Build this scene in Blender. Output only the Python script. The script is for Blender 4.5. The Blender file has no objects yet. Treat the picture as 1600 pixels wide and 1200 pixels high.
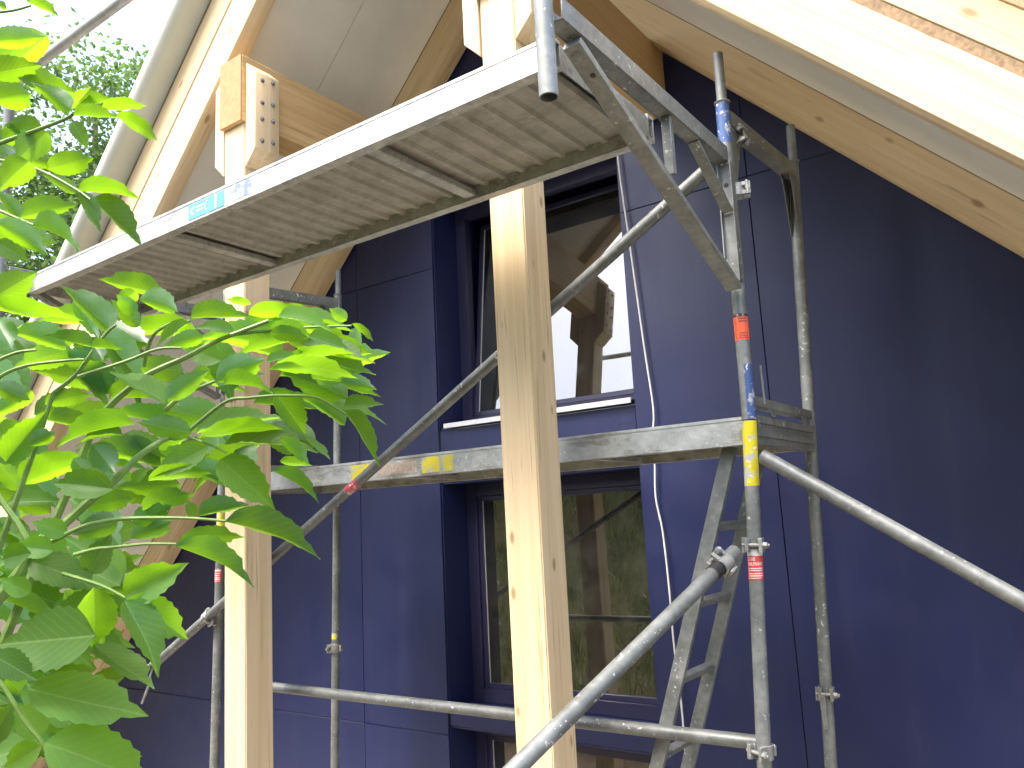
import bpy, bmesh, math, random
from mathutils import Vector, Matrix
random.seed(7)
SC = bpy.context.scene
COL = SC.collection
rad = math.radians

# ---------------------------------------------------------------- camera
cam = bpy.data.cameras.new('camera')
cam.sensor_width = 36.0
cam.lens = 28.42
cam.clip_start = 0.02
cam.clip_end = 2000
cam_ob = bpy.data.objects.new('camera', cam)
COL.objects.link(cam_ob)
RIGHT = Vector((0.806979, 0.588518, -0.049303)); UP = Vector((0.136918, -0.105226, 0.984978)); FWD = Vector((-0.574489, 0.801607, 0.165494))
cam_ob.matrix_world = Matrix(((RIGHT.x, UP.x, -FWD.x, 0), (RIGHT.y, UP.y, -FWD.y, 0), (RIGHT.z, UP.z, -FWD.z, 0), (0, 0, 0, 1)))
SC.camera = cam_ob

# ---------------------------------------------------------------- sky, sun, exposure
SUN_EL, SUN_AZ = 60.0, 196.0        # azimuth clockwise from +Y (the facade normal points to -Y)
world = bpy.data.worlds.new('World')
SC.world = world
world.use_nodes = True
wn = world.node_tree
bg = wn.nodes['Background']
sky = wn.nodes.new('ShaderNodeTexSky')
sky.sky_type = 'NISHITA'
sky.sun_disc = False
sky.sun_elevation = rad(SUN_EL)
sky.sun_rotation = rad(SUN_AZ)
sky.air_density = 1.0
sky.dust_density = 5.0
sky.ozone_density = 1.0
wn.links.new(sky.outputs[0], bg.inputs[0])
bg.inputs[1].default_value = 0.15
sun = bpy.data.lights.new('sun', 'SUN')
sun.energy = 0.7
sun.angle = rad(18)
sun.color = (1.0, 0.95, 0.86)
sun_ob = bpy.data.objects.new('sun', sun)
COL.objects.link(sun_ob)
SUN_DIR = Vector((math.sin(rad(SUN_AZ)) * math.cos(rad(SUN_EL)), math.cos(rad(SUN_AZ)) * math.cos(rad(SUN_EL)), math.sin(rad(SUN_EL))))
sun_ob.rotation_euler = SUN_DIR.to_track_quat('Z', 'Y').to_euler()
sun_ob.location = SUN_DIR * 30
SC.view_settings.view_transform = 'Standard'
SC.view_settings.look = 'None'
SC.view_settings.gamma = 1.0
SC.view_settings.use_curve_mapping = False
SC.view_settings.exposure = 2.5
SC.render.engine = 'CYCLES'
SC.cycles.max_bounces = 8

# ---------------------------------------------------------------- helpers
def tag(o, label=None, cat=None, group=None, kind=None):
    if label: o['label'] = label
    if cat: o['category'] = cat
    if group: o['group'] = group
    if kind: o['kind'] = kind
    return o

def thing(name, label, cat, loc, group=None):
    o = bpy.data.objects.new(name, None)
    o.empty_display_size = 0.1
    o.location = loc
    COL.objects.link(o)
    return tag(o, label, cat, group)

def world_loc(o):
    v = Vector(o.location)
    while o.parent:
        o = o.parent
        v = v + Vector(o.location)
    return v

class MB:
    """collects shapes in world coordinates; build() links them as ONE mesh object"""
    def __init__(s):
        s.v = []; s.f = []
    def add(s, vs, fs):
        k = len(s.v)
        s.v += [Vector(v) for v in vs]
        s.f += [tuple(i + k for i in f) for f in fs]
        return s
    def box(s, x0, x1, y0, y1, z0, z1):
        return s.prism([(x0, y0, z0), (x1, y0, z0), (x1, y1, z0), (x0, y1, z0)], (0, 0, z1 - z0))
    def prism(s, poly, ext):
        n = len(poly)
        P = [Vector(p) for p in poly]; e = Vector(ext)
        nrm = Vector((0, 0, 0))
        for i in range(n):
            nrm += P[i].cross(P[(i + 1) % n])
        if nrm.dot(e) < 0: P.reverse()
        return s.add(P + [p + e for p in P], [tuple(range(n - 1, -1, -1)), tuple(range(n, 2 * n))] + [(i, (i + 1) % n, n + (i + 1) % n, n + i) for i in range(n)])
    def bar(s, p0, p1, w, h, up=(0, 0, 1)):
        """rectangular bar from p0 to p1, w across, h along 'up'"""
        p0 = Vector(p0); p1 = Vector(p1); d = (p1 - p0).normalized()
        a = d.cross(Vector(up)).normalized(); b = a.cross(d).normalized()
        a *= w / 2; b *= h / 2
        return s.prism([p0 - a - b, p0 + a - b, p0 + a + b, p0 - a + b], p1 - p0)
    def path(s, pts, rs, n=12, cap=True):
        P = [Vector(p) for p in pts]
        if not isinstance(rs, (list, tuple)): rs = [rs] * len(P)
        d0 = (P[1] - P[0]).normalized()
        a = d0.cross(Vector((0, 0, 1)) if abs(d0.z) < .9 else Vector((1, 0, 0))).normalized()
        k = len(s.v); m = len(P)
        for i, p in enumerate(P):
            d = ((P[min(i + 1, m - 1)] - P[max(i - 1, 0)])).normalized()
            a = (a - d * a.dot(d)).normalized(); b = d.cross(a)
            for j in range(n):
                t = 2 * math.pi * j / n
                s.v.append(p + (a * math.cos(t) + b * math.sin(t)) * rs[i])
        for i in range(m - 1):
            for j in range(n):
                j2 = (j + 1) % n
                s.f.append((k + i * n + j, k + i * n + j2, k + (i + 1) * n + j2, k + (i + 1) * n + j))
        if cap:
            s.f.append(tuple(k + j for j in range(n - 1, -1, -1)))
            s.f.append(tuple(k + (m - 1) * n + j for j in range(n)))
        return s
    def tube(s, p0, p1, r, n=20, r1=None):
        return s.path([p0, p1], [r, r if r1 is None else r1], n)
    def pipe(s, p0, p1, r, ri, n=24, depth=None):
        """open-ended scaffold pipe: outer wall, end rings and the inside walls"""
        p0 = Vector(p0); p1 = Vector(p1); d = (p1 - p0).normalized()
        dp = min(depth or .12, (p1 - p0).length * .45)
        pts = [p0 + d * dp, p0, p0, p0 + d * .0015, p1 - d * .0015, p1, p1, p1 - d * dp]
        return s.path(pts, 0, n) if False else s._pipe(pts, [ri, ri, r - .0012, r, r, r - .0012, ri, ri], d, n)
    def _pipe(s, P, rs, d, n):
        a = d.cross(Vector((0, 0, 1)) if abs(d.z) < .9 else Vector((1, 0, 0))).normalized(); b = d.cross(a)
        k = len(s.v); m = len(P)
        for p, r in zip(P, rs):
            for j in range(n):
                t = 2 * math.pi * j / n
                s.v.append(p + (a * math.cos(t) + b * math.sin(t)) * r)
        for i in range(m - 1):
            for j in range(n):
                j2 = (j + 1) % n
                s.f.append((k + i * n + j, k + i * n + j2, k + (i + 1) * n + j2, k + (i + 1) * n + j))
        s.f.append(tuple(k + j for j in range(n - 1, -1, -1)))
        s.f.append(tuple(k + (m - 1) * n + j for j in range(n)))
        return s
    def build(s, name, mat, parent=None, origin=None, basis=None, bevel=0.0, label=None, kind=None, segs=1):
        if origin is None:
            lo = Vector([min(v[i] for v in s.v) for i in range(3)]); hi = Vector([max(v[i] for v in s.v) for i in range(3)])
            origin = (lo + hi) / 2
        origin = Vector(origin)
        B = basis.transposed() if basis is not None else None
        loc = [(B @ (v - origin)) if B is not None else (v - origin) for v in s.v]
        me = bpy.data.meshes.new(name)
        me.from_pydata(loc, [], s.f)
        if bevel:
            bm = bmesh.new(); bm.from_mesh(me)
            es = [e for e in bm.edges if len(e.link_faces) == 2 and e.calc_face_angle(0) > rad(40)]
            bmesh.ops.bevel(bm, geom=es, offset=bevel, segments=segs, affect='EDGES', clamp_overlap=True)
            bm.to_mesh(me); bm.free()
        me.polygons.foreach_set('use_smooth', [True] * len(me.polygons))
        me.set_sharp_from_angle(angle=rad(38))
        if mat: me.materials.append(mat)
        o = bpy.data.objects.new(name, me)
        COL.objects.link(o)
        if parent is not None:
            o.parent = parent
            o.location = origin - world_loc(parent)
        else:
            o.location = origin
        if basis is not None: o.rotation_euler = basis.to_euler()
        if label: o['label'] = label
        if kind: o['kind'] = kind
        return o

def text_shape(body, size, align='LEFT'):
    c = bpy.data.curves.new('lettering', 'FONT'); c.body = body; c.size = size; c.align_x = align; c.resolution_u = 3
    o = bpy.data.objects.new('lettering', c); COL.objects.link(o)
    dg = bpy.context.evaluated_depsgraph_get(); dg.update()
    me = o.evaluated_get(dg).to_mesh()
    vs = [tuple(v.co) for v in me.vertices]; fs = [tuple(p.vertices) for p in me.polygons]
    o.evaluated_get(dg).to_mesh_clear()
    bpy.data.objects.remove(o); bpy.data.curves.remove(c)
    return vs, fs

# ---------------------------------------------------------------- materials
def nodes_of(name):
    m = bpy.data.materials.new(name); m.use_nodes = True
    t = m.node_tree; return m, t, t.nodes['Principled BSDF']
def N(t, kind, **kw):
    n = t.nodes.new(kind)
    for k, v in kw.items(): setattr(n, k, v)
    return n
def ramp(t, stops, fac=None):
    r = N(t, 'ShaderNodeValToRGB')
    e = r.color_ramp.elements
    e[0].position, e[0].color = stops[0][0], (*stops[0][1], 1)
    e[1].position, e[1].color = stops[-1][0], (*stops[-1][1], 1)
    for p, c in stops[1:-1]:
        q = e.new(p); q.color = (*c, 1)
    if fac is not None: t.links.new(fac, r.inputs[0])
    return r
def mixc(t, fac, a, b, blend='MIX'):
    m = N(t, 'ShaderNodeMix', data_type='RGBA', blend_type=blend)
    for sock, val in ((m.inputs['Factor'], fac), (m.inputs['A'], a), (m.inputs['B'], b)):
        pass
    for idx, val in ((0, fac), (6, a), (7, b)):
        if hasattr(val, 'is_output'): t.links.new(val, m.inputs[idx])
        elif isinstance(val, (int, float)): m.inputs[idx].default_value = val
        else: m.inputs[idx].default_value = (*val, 1)
    return m.outputs[2]
def coords(t, scale, jitter=7.0):
    tc = N(t, 'ShaderNodeTexCoord'); oi = N(t, 'ShaderNodeObjectInfo')
    mul = N(t, 'ShaderNodeMath', operation='MULTIPLY'); mul.inputs[1].default_value = jitter
    t.links.new(oi.outputs['Random'], mul.inputs[0])
    add = N(t, 'ShaderNodeVectorMath', operation='ADD')
    t.links.new(tc.outputs['Object'], add.inputs[0]); t.links.new(mul.outputs[0], add.inputs[1])
    mp = N(t, 'ShaderNodeMapping'); mp.inputs['Scale'].default_value = scale
    t.links.new(add.outputs[0], mp.inputs[0])
    return mp.outputs[0]
def noise(t, vec, scale=1.0, detail=4.0, rough=.55, dist=0.0):
    n = N(t, 'ShaderNodeTexNoise'); n.inputs['Scale'].default_value = scale; n.inputs['Detail'].default_value = detail
    n.inputs['Roughness'].default_value = rough; n.inputs['Distortion'].default_value = dist
    t.links.new(vec, n.inputs['Vector']); return n.outputs['Fac']
def bump(t, bsdf, h, strength=.2, dist=.002):
    b = N(t, 'ShaderNodeBump'); b.inputs['Strength'].default_value = strength; b.inputs['Distance'].default_value = dist
    t.links.new(h, b.inputs['Height']); t.links.new(b.outputs[0], bsdf.inputs['Normal'])

def pine(name, axis, dark=(.60, .43, .23), light=(.78, .62, .39), knots=True, knot_size=.23):
    m, t, b = nodes_of(name)
    def sc(al, ac): return tuple(al if i == axis else ac for i in range(3))
    v1 = coords(t, sc(.55, 22)); v2 = coords(t, sc(.8, 5)); v3 = coords(t, sc(6, 14)); v4 = coords(t, sc(2.2, 75))
    g = noise(t, v1, 1.0, 6, .6, .6)
    c = ramp(t, [(.28, dark), (.5, tuple((x + y) / 2 for x, y in zip(dark, light))), (.68, light)], g).outputs[0]
    big = noise(t, v2, 1.0, 3)
    c = mixc(t, ramp(t, [(.35, (0, 0, 0)), (.7, (.45, .45, .45))], big).outputs[0], c, tuple(x * .86 for x in light))
    if knots:
        vo = N(t, 'ShaderNodeTexVoronoi'); vo.inputs['Scale'].default_value = 1.0; t.links.new(v3, vo.inputs['Vector'])
        k = ramp(t, [(.0, (.9, .9, .9)), (knot_size * .55, (.7, .7, .7)), (knot_size, (0, 0, 0))], vo.outputs['Distance']).outputs[0]
        pick = N(t, 'ShaderNodeMath', operation='GREATER_THAN'); pick.inputs[1].default_value = .80
        sep = N(t, 'ShaderNodeSeparateColor'); t.links.new(vo.outputs['Color'], sep.inputs[0]); t.links.new(sep.outputs[0], pick.inputs[0])
        mk = N(t, 'ShaderNodeMath', operation='MULTIPLY'); t.links.new(k, mk.inputs[0]); t.links.new(pick.outputs[0], mk.inputs[1])
        c = mixc(t, mk.outputs[0], c, (.30, .17, .08))
    st = noise(t, v4, 1.0, 2, .5)
    c = mixc(t, ramp(t, [(.64, (0, 0, 0)), (.70, (.5, .5, .5))], st).outputs[0], c, tuple(x * .55 for x in dark))
    t.links.new(c, b.inputs['Base Color'])
    b.inputs['Roughness'].default_value = .62
    b.inputs['Specular IOR Level'].default_value = .3
    bump(t, b, g, .25, .0015)
    return m

def plain(name, col, rough=.5, metal=0.0, spec=.5, nz=.0, scale=20.0):
    m, t, b = nodes_of(name)
    if nz:
        f = noise(t, coords(t, (scale,) * 3), 1.0, 4)
        c = ramp(t, [(.3, tuple(x * (1 - nz) for x in col)), (.7, tuple(min(1, x * (1 + nz)) for x in col))], f).outputs[0]
        t.links.new(c, b.inputs['Base Color'])
    else:
        b.inputs['Base Color'].default_value = (*col, 1)
    b.inputs['Roughness'].default_value = rough; b.inputs['Metallic'].default_value = metal
    b.inputs['Specular IOR Level'].default_value = spec
    return m

def galvanised(name, lo=(.18, .197, .19), hi=(.31, .328, .32), metal=.35, rough=.48, splat=.62, stain=0.0, blotch=False):
    m, t, b = nodes_of(name)
    v = coords(t, (1, 1, 1))
    f = noise(t, v, 38, 5, .6)
    g = noise(t, v, 6, 4, .6)
    mx = N(t, 'ShaderNodeMath', operation='MULTIPLY_ADD'); mx.inputs[1].default_value = .5
    t.links.new(f, mx.inputs[0])
    hf = N(t, 'ShaderNodeMath', operation='MULTIPLY'); hf.inputs[1].default_value = .5; t.links.new(g, hf.inputs[0]); t.links.new(hf.outputs[0], mx.inputs[2])
    c = ramp(t, [(.36, lo), (.64, hi)], mx.outputs[0]).outputs[0]
    sp = noise(t, v, 55, 2, .5)
    area = ramp(t, [(.48, (0, 0, 0)), (.62, (1, 1, 1))], noise(t, v, 4.5, 3)).outputs[0]
    sm = mixc(t, 1.0, ramp(t, [(splat + .02, (0, 0, 0)), (splat + .07, (.75, .75, .75))], sp).outputs[0], area, 'MULTIPLY')
    dull = ramp(t, [(.40, (0, 0, 0)), (.60, (.5, .5, .5))], noise(t, v, 9, 6, .7)).outputs[0]
    c = mixc(t, dull, c, tuple(x * .62 for x in lo))
    c = mixc(t, sm, c, (.78, .78, .74))
    if stain:
        s2 = noise(t, coords(t, (6, 14, 14) if blotch else (3.5, 17, 17)), 1.0, 8, .78)
        s3 = ramp(t, [(.54 if blotch else .52, (0, 0, 0)), (.60 if blotch else .62, (stain, stain, stain))], s2).outputs[0]
        c = mixc(t, s3, c, (.15, .145, .125))
    t.links.new(c, b.inputs['Base Color'])
    b.inputs['Metallic'].default_value = metal
    r = ramp(t, [(.3, (rough - .1,) * 3), (.7, (rough + .12,) * 3)], g).outputs[0]
    t.links.new(r, b.inputs['Roughness'])
    bump(t, b, f, .12, .001)
    return m

def worn_paint(name, col, thr=.5):
    m, t, b = nodes_of(name)
    v = coords(t, (1, 1, 1))
    f = noise(t, v, 22, 5, .65)
    k = ramp(t, [(thr, (1, 1, 1)), (thr + .06, (0, 0, 0))], f).outputs[0]
    c = mixc(t, k, (.45, .48, .48), col)
    sp = noise(t, v, 70, 2)
    c = mixc(t, ramp(t, [(.66, (0, 0, 0)), (.69, (.9, .9, .9))], sp).outputs[0], c, (.78, .78, .74))
    t.links.new(c, b.inputs['Base Color'])
    b.inputs['Roughness'].default_value = .4
    return m

PINE_X = pine('spruce_along_x', 0)
PINE_Y = pine('spruce_along_y', 1, dark=(.46, .28, .11), light=(.64, .44, .21))
PINE_Z = pine('spruce_along_z', 2, knot_size=.19)
OSB = plain('sheathing_edge', (.25, .17, .095), .8, nz=.35, scale=60)
ENDGRAIN = pine('end_grain', 1, dark=(.38, .19, .075), light=(.48, .26, .12), knots=False)
GALV = galvanised('galvanised_steel')
GALV_DARK = galvanised('dull_galvanised_steel', (.17, .18, .165), (.28, .295, .275), .3, .55)
ALU = galvanised('worn_aluminium', (.40, .42, .41), (.58, .60, .58), .35, .45, .60, stain=.5)
DECK_EDGE = galvanised('stained_deck_edge', (.42, .44, .43), (.60, .62, .605), .3, .48, .60, stain=.55, blotch=True)
DECKSHEET = galvanised('grubby_deck_sheet', (.36, .355, .325), (.45, .44, .405), .15, .6, .7, stain=.25)
TUBE = galvanised('shade_toned_tube_steel', (.135, .147, .143), (.235, .25, .245))  # darker steel: shade on the tubes put into the base colour
BRIGHT = galvanised('glare_toned_tube', (.48, .50, .50), (.64, .66, .66), .3, .45)  # paler steel: glare on the handrail put into the base colour
FORGED = galvanised('forged_coupler_steel', (.25, .26, .25), (.46, .47, .45), .45, .45)
SOFFIT = plain('soffit_board', (.76, .75, .68), .75, nz=.05, scale=4)
MEMBRANE = plain('roof_membrane', (.50, .52, .45), .6, nz=.06, scale=3)
BLACK = plain('black_rubber', (.02, .02, .022), .5)
BACKING = plain('dark_backing', (.015, .015, .02), .7)
WHITE = plain('white_plastic', (.74, .74, .74), .4)
SILL = plain('bare_aluminium', (.66, .67, .70), .35, .3, nz=.08, scale=30)
YELLOW = worn_paint('chipped_yellow_paint', (.72, .62, .02), .52)
BLUE = worn_paint('worn_blue_paint', (.05, .10, .27), .55)
LABEL_RED = plain('red_sticker', (.62, .06, .06), .45)
LABEL_ORANGE = plain('orange_sticker', (.85, .13, .05), .45)
LABEL_CYAN = plain('cyan_sticker', (.10, .45, .58), .45)
PRINT_DARK = plain('dark_print', (.06, .03, .03), .6)
PRINT_WHITE = plain('white_print', (.85, .83, .8), .6)
SCREW = plain('screw_steel', (.30, .30, .32), .4, .8)

def make_panel_mat():
    m, t, b = nodes_of('navy_facade_board')
    v = coords(t, (1, 1, 1))
    n1 = noise(t, v, 1.3, 4)
    c = ramp(t, [(.3, (.0055, .0115, .064)), (.7, (.0075, .0145, .076))], n1).outputs[0]
    dust = noise(t, v, 160, 2)
    c = mixc(t, ramp(t, [(.72, (0, 0, 0)), (.76, (.5, .5, .5))], dust).outputs[0], c, (.12, .12, .17))
    stv = noise(t, coords(t, (9, 1, .55)), 1.0, 5, .6)
    c = mixc(t, ramp(t, [(.50, (0, 0, 0)), (.72, (.06, .06, .06))], stv).outputs[0], c, (.10, .10, .12))
    t.links.new(c, b.inputs['Base Color'])
    n2 = noise(t, v, 5, 5)
    t.links.new(ramp(t, [(.3, (.42,) * 3), (.7, (.54,) * 3)], n2).outputs[0], b.inputs['Roughness'])
    b.inputs['Specular IOR Level'].default_value = .58
    bump(t, b, noise(t, v, .9, 2), .12, .01)
    return m
PANEL = make_panel_mat()
FRAME = plain('navy_window_frame', (.024, .024, .062), .35)

def make_glass():
    m, t, b = nodes_of('coated_window_glass')
    b.inputs['Base Color'].default_value = (.012, .013, .011, 1)
    b.inputs['Roughness'].default_value = .0
    dirt = noise(t, coords(t, (1, 1, 1)), 7, 6, .7)
    t.links.new(ramp(t, [(.45, (0, 0, 0)), (.75, (.07, .07, .07))], dirt).outputs[0], b.inputs['Roughness'])
    t.links.new(ramp(t, [(.40, (.010, .011, .009)), (.80, (.045, .045, .040))], dirt).outputs[0], b.inputs['Base Color'])
    b.inputs['IOR'].default_value = 2.35
    bump(t, b, noise(t, coords(t, (1, 1, 1)), 1.6, 1), .05, .01)
    return m
GLASS = make_glass()

def leaf_material(name, top, under, trans, tw=.50, gloss=.35):
    m, t, b = nodes_of(name)
    tc = N(t, 'ShaderNodeTexCoord'); sep = N(t, 'ShaderNodeSeparateXYZ'); t.links.new(tc.outputs['Object'], sep.inputs[0])
    ay = N(t, 'ShaderNodeMath', operation='ABSOLUTE'); t.links.new(sep.outputs[1], ay.inputs[0])
    mid = ramp(t, [(.0, (1, 1, 1)), (.022, (0, 0, 0))], ay.outputs[0]).outputs[0]
    a1 = N(t, 'ShaderNodeMath', operation='MULTIPLY_ADD'); a1.inputs[1].default_value = -.75
    t.links.new(ay.outputs[0], a1.inputs[0]); t.links.new(sep.outputs[0], a1.inputs[2])
    a2 = N(t, 'ShaderNodeMath', operation='MULTIPLY'); a2.inputs[1].default_value = 58; t.links.new(a1.outputs[0], a2.inputs[0])
    a3 = N(t, 'ShaderNodeMath', operation='SINE'); t.links.new(a2.outputs[0], a3.inputs[0])
    side = ramp(t, [(.90, (0, 0, 0)), (1.0, (.55, .55, .55))], a3.outputs[0]).outputs[0]
    vein = mixc(t, 1.0, mid, side, 'ADD')
    oi = N(t, 'ShaderNodeObjectInfo')
    geo = N(t, 'ShaderNodeNewGeometry')
    nz = noise(t, tc.outputs['Object'], 5, 4)
    base = mixc(t, geo.outputs['Backfacing'], top, under)
    hs = N(t, 'ShaderNodeHueSaturation')
    mr = N(t, 'ShaderNodeMapRange'); mr.inputs[3].default_value = .72; mr.inputs[4].default_value = 1.22
    t.links.new(oi.outputs['Random'], mr.inputs[0]); t.links.new(mr.outputs[0], hs.inputs['Value']); t.links.new(base, hs.inputs['Color'])
    c = mixc(t, ramp(t, [(.3, (0, 0, 0)), (.75, (.35, .35, .35))], nz).outputs[0], hs.outputs[0], tuple(x * .6 for x in top))
    vf = N(t, 'ShaderNodeMath', operation='MULTIPLY'); vf.inputs[1].default_value = .6; t.links.new(vein, vf.inputs[0])
    c = mixc(t, vf.outputs[0], c, (.22, .34, .14))
    t.links.new(c, b.inputs['Base Color'])
    b.inputs['Roughness'].default_value = gloss
    mrs = N(t, 'ShaderNodeMapRange'); mrs.inputs[3].default_value = .75; mrs.inputs[4].default_value = .15
    t.links.new(geo.outputs['Backfacing'], mrs.inputs[0]); t.links.new(mrs.outputs[0], b.inputs['Specular IOR Level'])
    bump(t, b, vein, -.25, .01)
    tr = N(t, 'ShaderNodeBsdfTranslucent')
    hs2 = N(t, 'ShaderNodeHueSaturation'); t.links.new(mr.outputs[0], hs2.inputs['Value']); hs2.inputs['Color'].default_value = (*trans, 1)
    vf2 = N(t, 'ShaderNodeMath', operation='MULTIPLY'); vf2.inputs[1].default_value = .3; t.links.new(vein, vf2.inputs[0])
    t.links.new(mixc(t, vf2.outputs[0], hs2.outputs[0], (.45, .6, .12)), tr.inputs[0])
    ms = N(t, 'ShaderNodeMixShader'); ms.inputs[0].default_value = tw
    t.links.new(b.outputs[0], ms.inputs[1]); t.links.new(tr.outputs[0], ms.inputs[2])
    t.links.new(ms.outputs[0], t.nodes['Material Output'].inputs[0])
    return m
LEAF = leaf_material('elder_leaf', (.045, .13, .085), (.085, .18, .05), (.32, .62, .006), gloss=.42)
STEM = plain('green_stem', (.16, .26, .06), .45, nz=.25, scale=40)

def crown_material(name, a, bcol, trans, patch=None):
    m, t, b = nodes_of(name)
    geo = N(t, 'ShaderNodeNewGeometry')
    c = ramp(t, [(0, a), (1, bcol)], geo.outputs['Random Per Island']).outputs[0]
    tcp = N(t, 'ShaderNodeTexCoord')
    if patch: c = mixc(t, ramp(t, [(.45, (0, 0, 0)), (.56, (.75, .75, .75))], noise(t, tcp.outputs['Object'], .35, 3)).outputs[0], c, patch)
    t.links.new(c, b.inputs['Base Color']); b.inputs['Roughness'].default_value = .35
    tr = N(t, 'ShaderNodeBsdfTranslucent'); tr.inputs[0].default_value = (*trans, 1)
    ms = N(t, 'ShaderNodeMixShader'); ms.inputs[0].default_value = .4
    t.links.new(b.outputs[0], ms.inputs[1]); t.links.new(tr.outputs[0], ms.inputs[2]); t.links.new(ms.outputs[0], t.nodes['Material Output'].inputs[0])
    return m
CROWN = crown_material('tree_leaves', (.025, .052, .022), (.085, .13, .05), (.13, .24, .04))
GRASS = crown_material('dry_and_green_grass', (.10, .14, .045), (.34, .27, .12), (.18, .22, .05), (.26, .14, .075))
BARK = plain('bark', (.12, .10, .075), .9, nz=.35, scale=25)
# ================================================================ SETTING
GZ = -2.60
def ground_h(x, y):
    k = min(1, max(0, (.3 - y) / 7.0)); k = k * k * (3 - 2 * k)
    q = min(1, max(0, (2.4 - y) / 3.0)); q = q * q * (3 - 2 * q)
    h = GZ + 1.0 * q + 3.65 * k
    return h + .05 * math.sin(x * 1.3 + y * .7) * (1 if y < 1 else 0) + .25 * k * math.sin(x * .45 + 1.7) * math.sin(y * .3)
def make_ground():
    xs = [-900, -300, -120, -60, -40] + [-28 + i * .8 for i in range(56)] + [20, 40, 60, 120, 300, 900]
    ys = [-900, -300, -120, -60, -40] + [-26 + i * .8 for i in range(56)] + [22, 40, 60, 120, 300, 900]
    vs = [(x, y, ground_h(x, y)) for y in ys for x in xs]
    n = len(xs)
    fs = [(j * n + i, j * n + i + 1, (j + 1) * n + i + 1, (j + 1) * n + i) for j in range(len(ys) - 1) for i in range(n - 1)]
    m, t, b = nodes_of('meadow_soil')
    tc = N(t, 'ShaderNodeTexCoord')
    f = noise(t, tc.outputs['Object'], .9, 8, .7); g = noise(t, tc.outputs['Object'], .22, 3)
    c1 = ramp(t, [(.3, (.03, .05, .015)), (.55, (.085, .115, .04)), (.75, (.19, .17, .085))], f).outputs[0]
    c2 = ramp(t, [(.3, (.06, .035, .025)), (.7, (.20, .12, .08))], f).outputs[0]
    gr = noise(t, tc.outputs['Object'], 45, 5, .7)
    cg = ramp(t, [(.3, (.30, .27, .22)), (.7, (.50, .46, .39))], gr).outputs[0]  # pale ground added before the facade to bounce light up to the soffit
    sx = N(t, 'ShaderNodeSeparateXYZ'); t.links.new(tc.outputs['Object'], sx.inputs[0])
    wob = N(t, 'ShaderNodeMath', operation='MULTIPLY_ADD'); wob.inputs[1].default_value = 2.0; t.links.new(f, wob.inputs[0]); t.links.new(sx.outputs[1], wob.inputs[2])
    bounce_mask = ramp(t, [(.498, (0, 0, 0)), (.502, (1, 1, 1))]); mr = N(t, 'ShaderNodeMapRange'); mr.inputs[1].default_value = -97.0; mr.inputs[2].default_value = 103.0; t.links.new(wob.outputs[0], mr.inputs[0]); t.links.new(mr.outputs[0], bounce_mask.inputs[0])
    meadow = (mixc(t, ramp(t, [(.46, (0, 0, 0)), (.58, (.8, .8, .8))], g).outputs[0], c1, c2))
    t.links.new(mixc(t, bounce_mask.outputs[0], meadow, cg), b.inputs['Base Color'])
    b.inputs['Roughness'].default_value = .95
    me = bpy.data.meshes.new('ground'); me.from_pydata(vs, [], fs); me.materials.append(m)
    me.polygons.foreach_set('use_smooth', [True] * len(me.polygons))
    o = bpy.data.objects.new('ground', me); COL.objects.link(o); tag(o, kind='structure')
make_ground()

def make_grass():
    r = random.Random(3); vs = []; fs = []
    for i in range(42000):
        x = r.uniform(-17, 3); y = r.uniform(-8.5, 1.3); z = ground_h(x, y) - .02
        h = r.uniform(.15, .55) * (1 if r.random() < .8 else 1.5); a = r.uniform(0, 6.28); w = r.uniform(.006, .014)
        lx, ly = r.gauss(0, .16), r.gauss(0, .16)
        k = len(vs); dx, dy = math.cos(a) * w, math.sin(a) * w
        vs += [(x - dx, y - dy, z), (x + dx, y + dy, z), (x + lx * .5 - dx * .7, y + ly * .5 - dy * .7, z + h * .6), (x + lx * .5 + dx * .7, y + ly * .5 + dy * .7, z + h * .6), (x + lx * 1.3, y + ly * 1.3, z + h)]
        fs += [(k, k + 1, k + 3, k + 2), (k + 2, k + 3, k + 4)]
    me = bpy.data.meshes.new('grass'); me.from_pydata(vs, [], fs); me.materials.append(GRASS)
    o = bpy.data.objects.new('grass', me); COL.objects.link(o); tag(o, kind='stuff')
make_grass()

# ================================================================ HOUSE
WY = 4.0                      # face of the facade boards
RX = -2.64                    # ridge line
SIDES = {'R': (1, 3.57, rad(45.75)), 'L': (-1, 3.63, rad(45.0))}   # sign, height of the rafters' lower line under the ridge, pitch
house = thing('house', 'gabled timber house with navy facade boards under a deep pine roof overhang', 'house', (RX, WY, GZ))

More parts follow.
